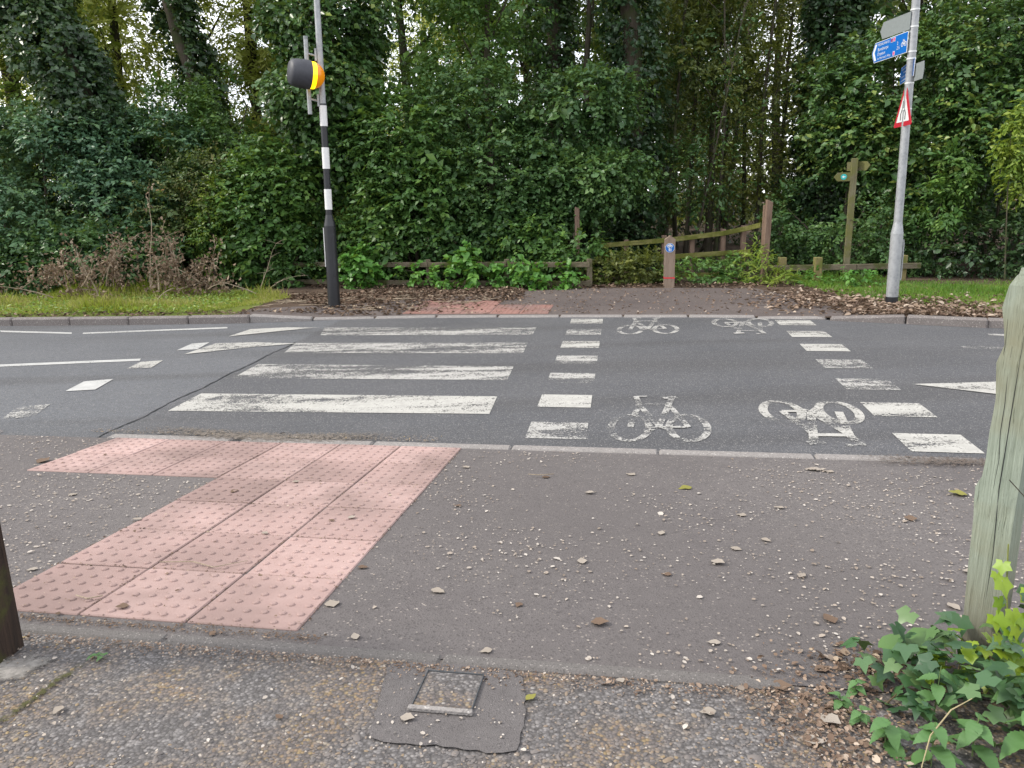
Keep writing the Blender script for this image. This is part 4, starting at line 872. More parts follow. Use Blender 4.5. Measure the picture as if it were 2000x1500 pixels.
u = axis.orthogonal().normalized(); vv = axis.cross(u); bm = bmesh.new(); Rg = []
for q, rr in ((-0.03, 0.184), (0.05, 0.186), (0.14, 0.182), (0.205, 0.168), (0.24, 0.135), (0.25, 0.0)):
    Rg.append([bm.verts.new(gc + axis * q + (u * math.cos(2 * math.pi * k / 32) + vv * math.sin(2 * math.pi * k / 32)) * rr) for k in range(32)] if rr else [bm.verts.new(gc + axis * q)])
for a, b in zip(Rg, Rg[1:]):
    for k in range(32):
        if len(b) > 1: bm.faces.new((a[k], a[(k + 1) % 32], b[(k + 1) % 32], b[k]))
        else: bm.faces.new((a[k], a[(k + 1) % 32], b[0]))
bm_obj('hood', bm, MAT['hood'], bea, True)

# ---------------------------------------------------------------- signpost
sx, sy = 4.99, 10.02; sz = zf(sx, sy)
sp = thing('signpost', 'tall galvanised signpost carrying blue direction signs and a red triangle', 'signpost', (sx, sy, sz))
sp.rotation_euler = (0, R(-0.8), 0)
cyl_part('black_base', -0.05, 0.11, 0.078, 0.078, MAT['black'], sp); cyl_part('lower_section', 0.11, 0.92, 0.075, 0.075, MAT['galv'], sp)
cyl_part('shoulder', 0.92, 1.06, 0.075, 0.052, MAT['galv'], sp); cyl_part('upper_pole', 1.06, 5.4, 0.052, 0.045, MAT['galv'], sp)
bm = bmesh.new(); tube(bm, [(0.085, -0.01, 0.32), (0.09, -0.01, 0.36), (0.09, -0.01, 0.78), (0.083, -0.01, 0.84)], 0.011, 8); bm_obj('cable_cover', bm, MAT['galv'], sp, True)
for z in (3.00, 3.08, 3.36, 3.55, 2.42, 2.72):
    cyl_part('clamp_band', z, z + 0.018, 0.053, 0.053, MAT['sign_white'], sp)
def text_mesh(txt, size):
    cu_ = bpy.data.curves.new('text', 'FONT'); cu_.body = txt; cu_.size = size; cu_.resolution_u = 2
    ob = bpy.data.objects.new('text', cu_); COL.objects.link(ob); bpy.context.view_layer.update()
    me = bpy.data.meshes.new_from_object(ob); bpy.data.objects.remove(ob); return me
def sign_frame(p0, p1, z0):
    """matrix: x from p0 (its left end as read) to p1, y up, z out of the face"""
    a, b = Vector((*p0, z0)), Vector((*p1, z0)); x = (b - a).normalized(); y = Vector((0, 0, 1)); z = x.cross(y)
    m = Matrix.Identity(4)
    for i in range(3): m[i][0], m[i][1], m[i][2], m[i][3] = x[i], y[i], z[i], a[i]
    return m, (b - a).length
INV = (Matrix.Translation((sx, sy, sz)) @ Matrix.Rotation(R(-0.8), 4, 'Y')).inverted()
def panel(name, m, poly, z0, z1, mat, parent):
    bm = bmesh.new(); prism(bm, poly, z0, z1); o = bm_obj(name, bm, mat, parent); return o
def on_sign(m, root, name, poly, lvl, mat):
    v = [(x, y, lvl) for x, y in poly]; return py_obj(name, v, [tuple(range(len(v)))], mat, root)
def text_on(root, txt, x, y, size, mat, lvl=0.0075, wide=1.0):
    me = text_mesh(txt, size); o = mobj('lettering', me, mat, root, (x, y, lvl)); o.scale = (wide, 1, 1); return o
def shape(w_, h_, tip): return [(0, h_ / 2), (tip, 0), (w_, 0), (w_, h_), (tip, h_)]
def inset(poly, d, w_, h_):
    cx, cy = w_ / 2, h_ / 2; return [(cx + (x - cx) * (1 - 2 * d / w_), cy + (y - cy) * (1 - 2 * d / h_)) for x, y in poly]
# blue arrow sign
m, L = sign_frame((4.84, 10.86), (4.875, 10.0), 3.125)
a = panel('direction_sign', m, shape(L, 0.245, 0.07), -0.003, 0.003, MAT['sign_white'], sp); a.matrix_basis = INV @ m; a['label'] = 'blue direction sign with white arrow and lettering'
bm = bmesh.new(); prism(bm, inset(shape(L, 0.245, 0.07), 0.007, L, 0.245), 0.003, 0.0055); bm_obj('blue_face', bm, MAT['sign_blue'], a)
on_sign(m, a, 'arrow_mark', [(0.028, 0.1225), (0.085, 0.022), (0.135, 0.022), (0.078, 0.1225), (0.135, 0.223), (0.085, 0.223)], 0.0072, MAT['sign_white'])
text_on(a, 'PEDALWAYS', 0.155, 0.190, 0.047, MAT['sign_white'], wide=1.05); text_on(a, 'Bowthorpe', 0.155, 0.130, 0.058, MAT['sign_white'], wide=1.0)
text_on(a, 'Drayton', 0.155, 0.075, 0.058, MAT['sign_white'], wide=1.0); text_on(a, "via Marriott's Way", 0.155, 0.026, 0.042, MAT['sign_white'], wide=1.05)
text_on(a, '2', 0.625, 0.125, 0.058, MAT['sign_white']); text_on(a, '2\u00bd', 0.625, 0.070, 0.058, MAT['sign_white'])
for x0, y0, mt in ((0.475, 0.185, 'sign_purple'), (0.535, 0.185, 'sign_pink'), (0.545, 0.020, 'sign_pink')):
    on_sign(m, a, 'route_badge', [(x0 - 0.005, y0 - 0.005), (x0 + 0.045, y0 - 0.005), (x0 + 0.045, y0 + 0.045), (x0 - 0.005, y0 + 0.045)], 0.0070, MAT['sign_white'])
    on_sign(m, a, 'route_badge', [(x0, y0), (x0 + 0.040, y0), (x0 + 0.040, y0 + 0.040), (x0, y0 + 0.040)], 0.0082, MAT[mt])
def flat_bike(root, x, y, w_, mat, lvl=0.0072, lw=0.008):
    V, F = [], []; zc = [lvl]
    def rib(pts, closed=False):
        n_ = len(pts); i0 = len(V); z = zc[0]; zc[0] += 0.0002; P_ = [Vector((x + p[0] * w_, y + p[1] * w_)) for p in pts]
        for i in range(n_):
            A = P_[(i - 1) % n_] if closed or i else P_[0]; B = P_[(i + 1) % n_] if closed or i < n_ - 1 else P_[-1]
            d = (B - A).normalized(); q = Vector((-d.y, d.x)) * lw / 2; V.append((*(P_[i] + q), z)); V.append((*(P_[i] - q), z))
        for i in range(n_ if closed else n_ - 1):
            j = (i + 1) % n_; F.append((i0 + 2 * i, i0 + 2 * i + 1, i0 + 2 * j + 1, i0 + 2 * j))
    for cx in (0.22, 0.78): rib([(cx + 0.18 * math.cos(t), 0.2 + 0.18 * math.sin(t)) for t in np.linspace(0, 6.283, 17)[:-1]], True)
    rib([(0.22, 0.2), (0.34, 0.52), (0.62, 0.52), (0.48, 0.2), (0.34, 0.52)]); rib([(0.48, 0.2), (0.78, 0.2), (0.62, 0.52), (0.60, 0.6)]); rib([(0.34, 0.52), (0.32, 0.62), (0.42, 0.64)])
    return py_obj('bicycle_mark', V, F, mat, root)
flat_bike(a, 0.725, 0.085, 0.125, MAT['sign_white'])
# grey back of another arrow sign above
m, L = sign_frame((4.835, 10.66), (4.885, 10.0), 3.385)
a = panel('sign_back', m, shape(L, 0.20, 0.06), -0.003, 0.003, MAT['sign_grey'], sp); a.matrix_basis = INV @ m; a['label'] = 'plain grey back of an arrow sign'
# small blue sign swung away, and the dark one swung the other way
m, L = sign_frame((5.24, 10.86), (4.955, 9.94), 2.85)
a = panel('direction_sign', m, shape(L, 0.215, 0.05), -0.003, 0.003, MAT['sign_white'], sp); a.matrix_basis = INV @ m; a['label'] = 'smaller blue direction sign swung away from the road'
bm = bmesh.new(); prism(bm, inset(shape(L, 0.215, 0.05), 0.007, L, 0.215), 0.003, 0.0055); bm_obj('blue_face', bm, MAT['sign_blue'], a)
for r_ in range(4):
    x0 = 0.14 + (0.12 if r_ == 1 else 0.0)
    for q in range(9 if r_ != 1 else 6):
        if random.random() < 0.9: on_sign(m, a, 'lettering', [(x0 + q * 0.055, 0.165 - r_ * 0.045), (x0 + q * 0.055 + 0.038, 0.165 - r_ * 0.045), (x0 + q * 0.055 + 0.038, 0.178 - r_ * 0.045), (x0 + q * 0.055, 0.178 - r_ * 0.045)], 0.0072, MAT['sign_white'])
m, L = sign_frame((4.985, 10.02), (4.955, 9.72), 2.79)
a = panel('sign_back', m, [(0, 0), (L, 0), (L + 0.02, 0.10), (L, 0.20), (0, 0.20)], -0.003, 0.003, MAT['sign_grey'], sp); a.matrix_basis = INV @ m; a['label'] = 'grey back of a sign swung towards the pavement'
# red triangle: road narrows
m, L = sign_frame((4.955, 10.32), (4.885, 9.74), 2.275)
def rtri(h_, rad, cx=L / 2, cy=0.0, n=5):
    s = h_ / math.sqrt(3); P_ = [(cx - s, cy), (cx + s, cy), (cx, cy + h_)]; o_ = []
    cs = (cx, cy + h_ / 3)
    for i, p in enumerate(P_):
        d = Vector(p) - Vector(cs); c = Vector(p) - d.normalized() * rad * 2; a0 = math.atan2(d.y, d.x)
        for k in range(n): t = a0 - R(60) + R(120) * k / (n - 1); o_.append((c.x + rad * math.cos(t), c.y + rad * math.sin(t)))
    return o_
a = panel('warning_sign', m, rtri(0.52, 0.018), -0.003, 0.003, MAT['sign_red'], sp); a.matrix_basis = INV @ m; a['label'] = 'red-bordered white triangle with two narrowing black lines'
bm = bmesh.new(); prism(bm, rtri(0.36, 0.006, cy=0.055), 0.003, 0.0050); bm_obj('white_face', bm, MAT['sign_white'], a)
c = L / 2
for sg in (1,):
    on_sign(m, a, 'road_line', [(c - 0.085, 0.075), (c - 0.063, 0.075), (c - 0.063, 0.15), (c - 0.020, 0.21), (c - 0.020, 0.30), (c - 0.038, 0.30), (c - 0.038, 0.215), (c - 0.085, 0.155)], 0.0066, MAT['sign_ink'])
    on_sign(m, a, 'road_line', [(c + 0.085, 0.075), (c + 0.085, 0.155), (c + 0.038, 0.215), (c + 0.038, 0.30), (c + 0.020, 0.30), (c + 0.020, 0.21), (c + 0.063, 0.15), (c + 0.063, 0.075)], 0.0066, MAT['sign_ink'])

# ---------------------------------------------------------------- wooden things on the far side
bo = thing('wooden_bollard', 'square wooden bollard with pointed top and round blue sign', 'bollard', (2.59, 12.56, zf(2.59, 12.56)), TH)
bm = bmesh.new(); w2 = 0.085
for z, q in ((-0.05, w2), (0.77, w2)): pass
vs = [bm.verts.new((sx_ * w2, sy_ * w2, z)) for z in (-0.05, 0.775) for sx_, sy_ in ((-1, -1), (1, -1), (1, 1), (-1, 1))]
r1, r2 = bm.verts.new((0, -w2, 0.835)), bm.verts.new((0, w2, 0.835))
for k in range(4): pass
bm.faces.new((vs[0], vs[1], vs[5], r1, vs[4])); bm.faces.new((vs[2], vs[3], vs[7], r2, vs[6])); bm.faces.new((vs[1], vs[2], vs[6], vs[5])); bm.faces.new((vs[3], vs[0], vs[4], vs[7]))
bm.faces.new((vs[4], r1, r2, vs[7])); bm.faces.new((vs[5], vs[6], r2, r1)); bm.faces.new((vs[3], vs[2], vs[1], vs[0]))
bm_obj('post', bm, MAT['wood_bollard'], bo)
bm = bmesh.new(); box(bm, 0, 0, 0.165, 0.174, 0.174, 0.022); bm_obj('red_band', bm, MAT['red_tape'], bo)
def disc(name, r, y, mat, parent, cx=0, cz=0, n=28, th=0.002):
    bm = bmesh.new(); tube(bm, [(cx, y, cz), (cx, y - th, cz)], r, n); return bm_obj(name, bm, mat, parent)
disc('sign_rim', 0.073, -w2, MAT['sign_white'], bo, 0, 0.645); disc('blue_disc', 0.069, -w2 - 0.002, MAT['sign_blue'], bo, 0, 0.645)
bk = flat_bike(bo, 0, 0, 0.085, MAT['sign_white'], 0, 0.009); bk.matrix_basis = Matrix.Translation((-0.045, -w2 - 0.0055, 0.655)) @ Matrix.Rotation(math.pi / 2, 4, 'X')
def pers(x, s):
    V = [(x - 0.008 * s, 0.0), (x - 0.002 * s, 0.0), (x, 0.022 * s), (x + 0.004 * s, 0.0), (x + 0.010 * s, 0.0), (x + 0.008 * s, 0.03 * s), (x + 0.009 * s, 0.052 * s), (x - 0.009 * s, 0.052 * s), (x - 0.008 * s, 0.03 * s)]
    o = py_obj('figure_mark', [(a_, 0, b_) for a_, b_ in V], [tuple(range(len(V)))], MAT['sign_white'], bo, loc=(0, -w2 - 0.0055, 0.588))
    disc('figure_mark', 0.008 * s, -w2 - 0.0045, MAT['sign_white'], bo, x, 0.588 + 0.060 * s, 10, 0.001)
pers(-0.010, 0.95); pers(0.016, 0.75)

def wpost(name, parent, x, y, h, wd, mat, lean=0.0, slant=0.0, z0=-0.05, rz=0.0):
    bm = bmesh.new(); a = wd / 2
    m = Matrix.Translation((x, y, 0)) @ Matrix.Rotation(rz, 4, 'Z')
    bot = [bm.verts.new(m @ Vector((q, p, z0))) for q, p in ((-a, -a), (a, -a), (a, a), (-a, a))]
    top = [bm.verts.new(m @ Vector((q + lean, p, h + (slant if q > 0 else -slant) + random.uniform(-0.004, 0.004)))) for q, p in ((-a, -a), (a, -a), (a, a), (-a, a))]
    bm.faces.new(bot[::-1]); bm.faces.new(top)
    for k in range(4): bm.faces.new((bot[k], bot[(k + 1) % 4], top[(k + 1) % 4], top[k]))
    bmesh.ops.bevel(bm, geom=list(bm.edges), offset=0.006, segments=1, affect='EDGES')
    return bm_obj(name, bm, mat, parent)
# low rail fence, left
fl = thing('rail_fence', 'low weathered two-rail timber fence half hidden by ivy behind the beacon', 'fence', (0, 0, 0.03))
A, B = Vector((-4.15, 14.2)), Vector((1.33, 12.82))
N_ = 4
for k in range(N_ + 1):
    p = A.lerp(B, k / N_); wpost('post', fl, p.x, p.y + 0.06, 0.47, 0.085, MAT['wood_grey'])
for k in range(N_):
    a, b = A.lerp(B, k / N_), A.lerp(B, (k + 1) / N_)
    for z in (0.385, 0.075):
        bm = bmesh.new(); bar(bm, (a.x + 0.004, a.y, z + random.uniform(-0.012, 0.012)), (b.x - 0.004, b.y, z + random.uniform(-0.012, 0.012)), 0.035, 0.085); bm_obj('rail', bm, MAT['wood_grey'], fl)
# short single-rail fence, right
frr = thing('rail_fence', 'short single-rail knee fence running from the tall brown post past the fingerpost', 'fence', (0, 0, 0.03))
for x, y in ((4.50, 12.80), (5.02, 12.62), (6.45, 12.72)): wpost('post', frr, x, y, 0.43, 0.115, MAT['wood_knee'])
for a, b in (((4.25, 12.78, 0.26), (5.62, 12.55, 0.27)), ((5.625, 12.55, 0.27), (6.7, 12.62, 0.26))):
    bm = bmesh.new(); bar(bm, a, b, 0.045, 0.09); bm_obj('rail', bm, MAT['wood_grey'], frr)
# barrier along the path
ba = thing('path_barrier', 'rising green-mossed post and rail barrier along the woodland path', 'fence', (0, 0, 0.02))
for x, y, h in ((2.14, 14.27, 0.70), (2.83, 14.27, 0.76), (3.34, 14.25, 0.74), (3.86, 14.09, 0.86), (4.16, 13.87, 0.92)): wpost('post', ba, x, y, h, 0.085, MAT['wood_brown'])
wpost('tall_post', ba, 4.245, 12.92, 1.35, 0.095, MAT['wood_brown'], 0.03, -0.02); wpost('tall_post', ba, 4.30, 13.14, 1.28, 0.085, MAT['wood_brown'])
top_r = [(1.62, 14.22, 0.60), (2.83, 14.22, 0.67), (3.86, 14.04, 0.785), (4.21, 13.60, 0.895), (4.24, 13.2, 0.95)]
mid_r = [(1.52, 14.22, 0.315), (2.83, 14.22, 0.37), (3.86, 14.04, 0.43), (4.21, 13.60, 0.48)]
low_r = [(2.83, 14.0, 0.055), (4.1, 13.98, 0.05)]
for rr in (top_r, mid_r, low_r):
    for a, b in zip(rr, rr[1:]):
        bm = bmesh.new(); bar(bm, a, b, 0.035, 0.085); bm_obj('rail', bm, MAT['wood_green'], ba)
sp2 = thing('wooden_post', 'little brown post poking out of the leaves at the end of the rail fence', 'post', (1.19, 13.62, 0.03)); wpost('shaft', sp2, 0, 0, 1.29, 0.08, MAT['wood_brown'], 0, -0.015)
# fingerpost
fp = thing('fingerpost', 'mossy wooden fingerpost with two short arms and a teal disc', 'fingerpost', (5.74, 13.2, 0.03), -0.25)
wpost('shaft', fp, 0, 0, 1.99, 0.098, MAT['wood_finger'], 0.0)
bm = bmesh.new(); q = [(-0.31, 1.695), (-0.25, 1.625), (-0.05, 1.625), (-0.05, 1.765), (-0.25, 1.765)]
a_ = [bm.verts.new((x, -0.045, z)) for x, z in q]; b_ = [bm.verts.new((x, -0.015, z)) for x, z in q]; bm.faces.new(a_); bm.faces.new(b_[::-1])
for k in range(5): bm.faces.new((a_[k], a_[(k + 1) % 5], b_[(k + 1) % 5], b_[k]))
fa = bm_obj('finger_board', bm, MAT['wood_finger'], fp); disc('waymark_disc', 0.047, -0.046, MAT['teal'], fa, -0.155, 1.695, 20); 
py_obj('arrow_mark', [(-0.185, -0.0495, 1.695), (-0.155, -0.0495, 1.672), (-0.155, -0.0495, 1.688), (-0.128, -0.0495, 1.688), (-0.128, -0.0495, 1.702), (-0.155, -0.0495, 1.702), (-0.155, -0.0495, 1.718)], [tuple(range(7))], MAT['sign_white'], fa)
mm = Matrix.Rotation(R(-38), 4, 'Z'); bm = bmesh.new(); q = [(-0.17, 1.82), (0.17, 1.82), (0.225, 1.895), (0.17, 1.965), (-0.17, 1.965)]
a_ = [bm.verts.new(mm @ Vector((x, 0.075, z - 0.03))) for x, z in q]; b_ = [bm.verts.new(mm @ Vector((x, 0.105, z - 0.03))) for x, z in q]; bm.faces.new(a_); bm.faces.new(b_[::-1])
for k in range(5): bm.faces.new((a_[k], a_[(k + 1) % 5], b_[(k + 1) % 5], b_[k]))
bm_obj('finger_board', bm, MAT['wood_finger'], fp)

# ---------------------------------------------------------------- near posts
def pale_post_mat():
    b = NB('pale_green_wood'); v = b.map((60, 60, 1.6)); n = b.noise(3.0, 8, 0.7, v, 0.5); n2 = b.noise(4.5, 6, 0.7, v, 0.3)
    col = b.mix(b.rmap(n, 0.32, 0.68), (0.165, 0.195, 0.150), (0.295, 0.335, 0.275))
    col = b.mix(b.rmap(b.noise(2.4, 4), 0.45, 0.65), col, (0.205, 0.193, 0.123))
    col = b.mix(b.rmap(n2, 0.60, 0.66, 0, 0.8), col, (0.041, 0.045, 0.025))
    g = b.n('SeparateXYZ'); b.l(b.tc.outputs['Object'], g.inputs[0])
    col = b.mix(b.rmap(g.outputs[2], 0.05, 0.40, 0.8, 0.0), col, (0.156, 0.135, 0.098))
    return b.done(b.bsdf(col, 0.85, b.bump(b.math('ADD', n, n2), 0.6, 0.006), 0.2))
pr_z = z_near(0.03)
gp = thing('gate_post', 'weathered pale green gatepost with split grain rising from ivy', 'post', (1.378, 2.03, pr_z))
bm = bmesh.new(); rings = []
prof = [(-0.08, 0), (0.0, 0), (0.08, 0.002), (0.30, -0.004), (0.45, -0.006), (0.50, -0.012), (0.54, -0.012), (0.575, 0.000), (0.63, 0.005), (0.70, 0.006), (0.80, 0.010), (0.90, 0.000), (0.95, 0.013), (1.00, 0.006), (1.05, -0.004), (1.11, 0.008), (1.135, 0.018), (1.15, 0.03)]
for z, dl in prof:
    a = 0.046
    pts4 = [(-a + dl, -a), (0.0, -a - 0.004), (a, -a), (a, 0), (a, a), (0, a), (-a, a), (-a + dl * 0.7, 0)]
    if z > 1.12: pts4 = [(x * (1 - (z - 1.12) * 5), y * (1 - (z - 1.12) * 5)) for x, y in pts4]
    rings.append([bm.verts.new((x + random.uniform(-0.0015, 0.0015), y + random.uniform(-0.0015, 0.0015), z)) for x, y in pts4])
for a, b in zip(rings, rings[1:]):
    for k in range(8): bm.faces.new((a[k], a[(k + 1) % 8], b[(k + 1) % 8], b[k]))
bm.faces.new(rings[-1]); bm.faces.new(rings[0][::-1])
shaft = bm_obj('shaft', bm, pale_post_mat(), gp); gp.rotation_euler = (0, 0, R(-48))
for sx0, z0, z1 in ((-0.020, 0.05, 0.42), (-0.012, 0.55, 0.95), (0.022, 0.30, 0.72), (0.030, 0.72, 1.08), (-0.030, 0.70, 1.02)):
    bm = bmesh.new(); tube(bm, [(sx0 + random.uniform(-0.003, 0.003), -0.0488 + (0.0022 if abs(sx0) > 0.015 else 0), z0 + (z1 - z0) * q / 5) for q in range(6)], [0.0002, 0.0006, 0.0009, 0.0008, 0.0005, 0.0002], 4); bm_obj('drying_crack', bm, MAT['sign_ink'], gp)
# a drying crack and a rusty fixing
bm = bmesh.new(); tube(bm, [(0.004, -0.0492, 0.15), (0.008, -0.0497, 0.35), (0.001, -0.0497, 0.55), (0.006, -0.0497, 0.80), (0.010, -0.0493, 0.98)], [0.0004, 0.0008, 0.0012, 0.0009, 0.0003], 5); bm_obj('drying_crack', bm, MAT['sign_ink'], gp)
bm = bmesh.new(); tube(bm, [(0.038, -0.048, 0.95), (0.038, -0.052, 0.95)], 0.010, 10); bm_obj('rust_stain', bm, m_plain('rust', (0.30, 0.11, 0.03), 0.9), gp)
lp = thing('timber_post', 'dark mossy timber post standing in a concrete collar', 'post', (-1.643, 2.13, z_near(-0.3)), TH + 0.15); wpost('shaft', lp, 0, 0, 1.05, 0.14, MAT['wood_dark'], 0.0)

# ---------------------------------------------------------------- foreground plants
def shaped_leaf(name, outline, mat, fold=0.15, curl=0.2, seed=0):
    """leaf along +y with midrib; outline = [(half width, along)] from base to tip, toothed as given"""
    rr = random.Random(seed); V, F = [], []
    n_ = len(outline)
    for i, (wd, y) in enumerate(outline): V.append((0, y, -curl * y * y))
    for sgn in (1, -1):
        for i, (wd, y) in enumerate(outline): V.append((sgn * wd, y, fold * wd - curl * y * y + rr.uniform(-0.03, 0.03)))
    for s_i in (0, 1):
        o0 = n_ * (1 + s_i)
        for i in range(n_ - 1):
            q = (i, i + 1, o0 + i + 1, o0 + i); F.append(q if s_i == 1 else q[::-1])
    me = bpy.data.meshes.new(name); me.from_pydata(V, [], F); me.update()
    for p in me.polygons: p.use_smooth = True
    at = me.attributes.new('rnd', 'FLOAT', 'POINT'); at.data.foreach_set('value', [0.35 + 0.3 * rr.random()] * len(V))
    me.materials.append(mat); return me
def ivy_leaf(name, mat, seed=0, rv=0.5, edge=1.0):
    rr = random.Random(seed); pts = []
    lobes = [(0.0, 1.0), (1.05, 0.78), (2.05, 0.58)]
    V = [(0, 0, 0)]; ang = []
    for a, r_ in [(-2.75, 0.30), (-2.1, 0.58), (-1.6, 0.52), (-1.05, 0.80), (-0.5, 0.60), (0, 1.05), (0.5, 0.60), (1.05, 0.80), (1.6, 0.52), (2.1, 0.58), (2.75, 0.30)]:
        r2 = r_ * (1 - edge * 0.0) * rr.uniform(0.92, 1.08); V.append((math.sin(a) * r2 * 0.62, math.cos(a) * r2 * 0.62 + 0.0, 0.10 * r2 * abs(math.sin(a)) - 0.18 * r2 * r2 + rr.uniform(-0.02, 0.02)))
    F = [(0, i + 1, i) for i in range(1, len(V) - 1)]
    me = bpy.data.meshes.new(name); me.from_pydata(V, [], F); me.update()
    for p in me.polygons: p.use_smooth = True
    at = me.attributes.new('rnd', 'FLOAT', 'POINT'); at.data.foreach_set('value', [rv] * len(V)); me.materials.append(mat); return me
FG = {}
FG['ivy'] = m_leaf('fg_ivy', [(0, (0.025, 0.065, 0.028)), (0.6, (0.050, 0.115, 0.042)), (1, (0.10, 0.17, 0.06))], 0.38, 0.12)
FG['ivy_new'] = m_leaf('fg_ivy_new', [(0, (0.16, 0.28, 0.02)), (1, (0.26, 0.36, 0.03))], 0.4, 0.35, (0.3, 0.4, 0.02))
FG['nettle'] = m_leaf('fg_nettle', [(0, (0.055, 0.14, 0.045)), (0.5, (0.085, 0.19, 0.06)), (1, (0.13, 0.24, 0.08))], 0.55, 0.3)
FG['round'] = m_leaf('fg_round', [(0, (0.09, 0.19, 0.05)), (1, (0.13, 0.24, 0.07))], 0.5, 0.3)
def saw(n_, w_, tooth=0.12):
    o_ = [(0.02, 0.0)]
    for i in range(1, n_):
        t = i / n_; base = w_ * (math.sin(math.pi * min(1, t * 1.0) ** 0.62)) ** 0.9
        o_.append((base * 0.95, t - 0.02)); o_.append((base * (1 - tooth) * 0.92, t + 0.015))
    o_.append((0.002, 1.0)); return o_
nettle_me = [shaped_leaf('leaf', saw(9, 0.36), FG['nettle'], 0.25, 0.35, s) for s in range(4)]
round_me = [shaped_leaf('leaf', [(0.02, 0), (0.30, 0.06), (0.46, 0.25), (0.48, 0.5), (0.38, 0.75), (0.18, 0.93), (0.01, 1.0)], FG['round'], 0.12, 0.2, s) for s in range(2)]
ivy_me = [ivy_leaf('leaf', FG['ivy'], s, 0.1 + 0.85 * (s / 7)) for s in range(8)]
ivyn_me = [ivy_leaf('leaf', FG['ivy_new'], s + 20, s / 3) for s in range(4)]
def add_leaf(me, parent, p, azim, pitch, roll_, size):
    o = bpy.data.objects.new('leaf', me); link(o, parent)
    o.matrix_basis = Matrix.Translation(p) @ Matrix.Rotation(azim, 4, 'Z') @ Matrix.Rotation(pitch, 4, 'X') @ Matrix.Rotation(roll_, 4, 'Y') @ Matrix.Diagonal((size, size, size, 1))
    return o
def leaf_bed_z(x, y): return pr_z
def ivy_patch(name, label, centre, spots, me_set, lo, hi, group=None):
    t = thing(name, label, 'ivy', centre, 0, group); c = Vector(centre)
    bm = bmesh.new()
    for k in range(5):
        a = random.uniform(0, 6.28); tube(bm, [(0, 0, 0.005), (0.08 * math.cos(a), 0.08 * math.sin(a), 0.03), (0.17 * math.cos(a + 0.3), 0.17 * math.sin(a + 0.3), 0.02)], 0.0025, 5)
    bm_obj('stem', bm, m_plain('ivy_stem', (0.09, 0.07, 0.035), 0.8), t)
    for (x, y, z) in spots:
        add_leaf(random.choice(me_set), t, Vector((x, y, z)) - c, random.uniform(0, 6.28), random.uniform(-0.75, 0.15), random.uniform(-0.4, 0.4), random.uniform(lo, hi))
    return t
def spots_in(n_, x0, x1, y0, y1, zmax, cond=lambda x, y: True):
    o_ = []
    while len(o_) < n_:
        x, y = random.uniform(x0, x1), random.uniform(y0, y1)
        if not cond(x, y): continue
        dx = (x - x0) / (x1 - x0); o_.append((x, y, pr_z + 0.015 + random.random() ** 0.7 * zmax * min(1, 0.35 + 1.3 * dx)))
    return o_
ivy_patch('ground_ivy', 'dark ivy carpet in front of the pale green gatepost', (1.14, 1.86, pr_z), spots_in(120, 0.97, 1.36, 1.66, 2.02, 0.17, lambda x, y: y > 1.60 + (1.36 - x) * 0.25 and y < 1.96 + 0.1 * x), ivy_me, 0.055, 0.085)
ivy_patch('ground_ivy', 'dark ivy massed at the shaded side of the gatepost', (1.45, 1.85, pr_z), spots_in(110, 1.36, 1.66, 1.62, 2.0, 0.26), ivy_me, 0.06, 0.095)
ivy_patch('ground_ivy', 'lime-green young ivy leaves at the foot of the gatepost', (1.23, 1.90, pr_z), spots_in(52, 1.10, 1.36, 1.78, 1.95, 0.17), ivyn_me, 0.035, 0.060)
t = thing('climbing_ivy', 'lime-green ivy runner climbing the shaded side of the gatepost', 'ivy', (1.285, 1.86, pr_z))
bm = bmesh.new(); tube(bm, [(0.02, 0, 0.05), (0.035, -0.01, 0.2), (0.02, 0, 0.34), (0.01, 0, 0.45)], 0.002, 5); bm_obj('stem', bm, m_plain('runner_stem', (0.16, 0.18, 0.04), 0.7), t)
for k in range(44):
    z = 0.06 + 0.34 * random.random(); add_leaf(random.choice(ivyn_me if k % 3 else ivy_me), t, (random.uniform(0.005, 0.10) - 0.05 * z, random.uniform(-0.05, 0.0), z), random.uniform(2.4, 4.0), random.uniform(-1.2, -0.6), random.uniform(-0.4, 0.4), random.uniform(0.035, 0.065))
G_N = 'nettles at the foot of the gatepost'
for k, (x, y, h, nl_, sz_) in enumerate([(0.905, 1.635, 0.10, 7, 0.075), (0.86, 1.80, 0.05, 6, 0.045), (0.98, 1.565, 0.14, 8, 0.085), (1.10, 1.60, 0.13, 8, 0.08), (1.22, 1.58, 0.16, 8, 0.085), (1.34, 1.60, 0.17, 8, 0.085), (1.08, 1.74, 0.17, 6, 0.07), (1.28, 1.72, 0.16, 6, 0.08), (1.45, 1.60, 0.2, 8, 0.085), (0.93, 1.86, 0.05, 6, 0.045), (0.88, 1.73, 0.06, 6, 0.045)]):
    small = sz_ < 0.05
    t = thing('nettle', 'tiny nettle seedling in the leaf litter beside the ivy' if small else 'leafy nettle with toothed leaves among the ground ivy', 'nettle', (x, y, pr_z + 0.005), random.uniform(0, 6), G_N + (' small' if small else ''))
    bm = bmesh.new(); tube(bm, [(0, 0, -0.01), (0.004, 0, h * 0.5), (0, 0.003, h)], [0.0022, 0.0018, 0.001], 5); bm_obj('stem', bm, m_plain('nettle_stem', (0.10, 0.15, 0.05), 0.7) if k == 0 else bpy.data.materials['nettle_stem'], t)
    for j in range(nl_):
        z = h * (0.35 + 0.65 * j / nl_); add_leaf(random.choice(nettle_me), t, (0, 0, z), j * math.pi / 1 * 1.0 + (j // 2) * math.pi / 2 + random.uniform(-0.3, 0.3), random.uniform(-0.35, 0.15), random.uniform(-0.25, 0.25), sz_ * random.uniform(0.75, 1.1) * (1.1 - 0.4 * j / nl_))
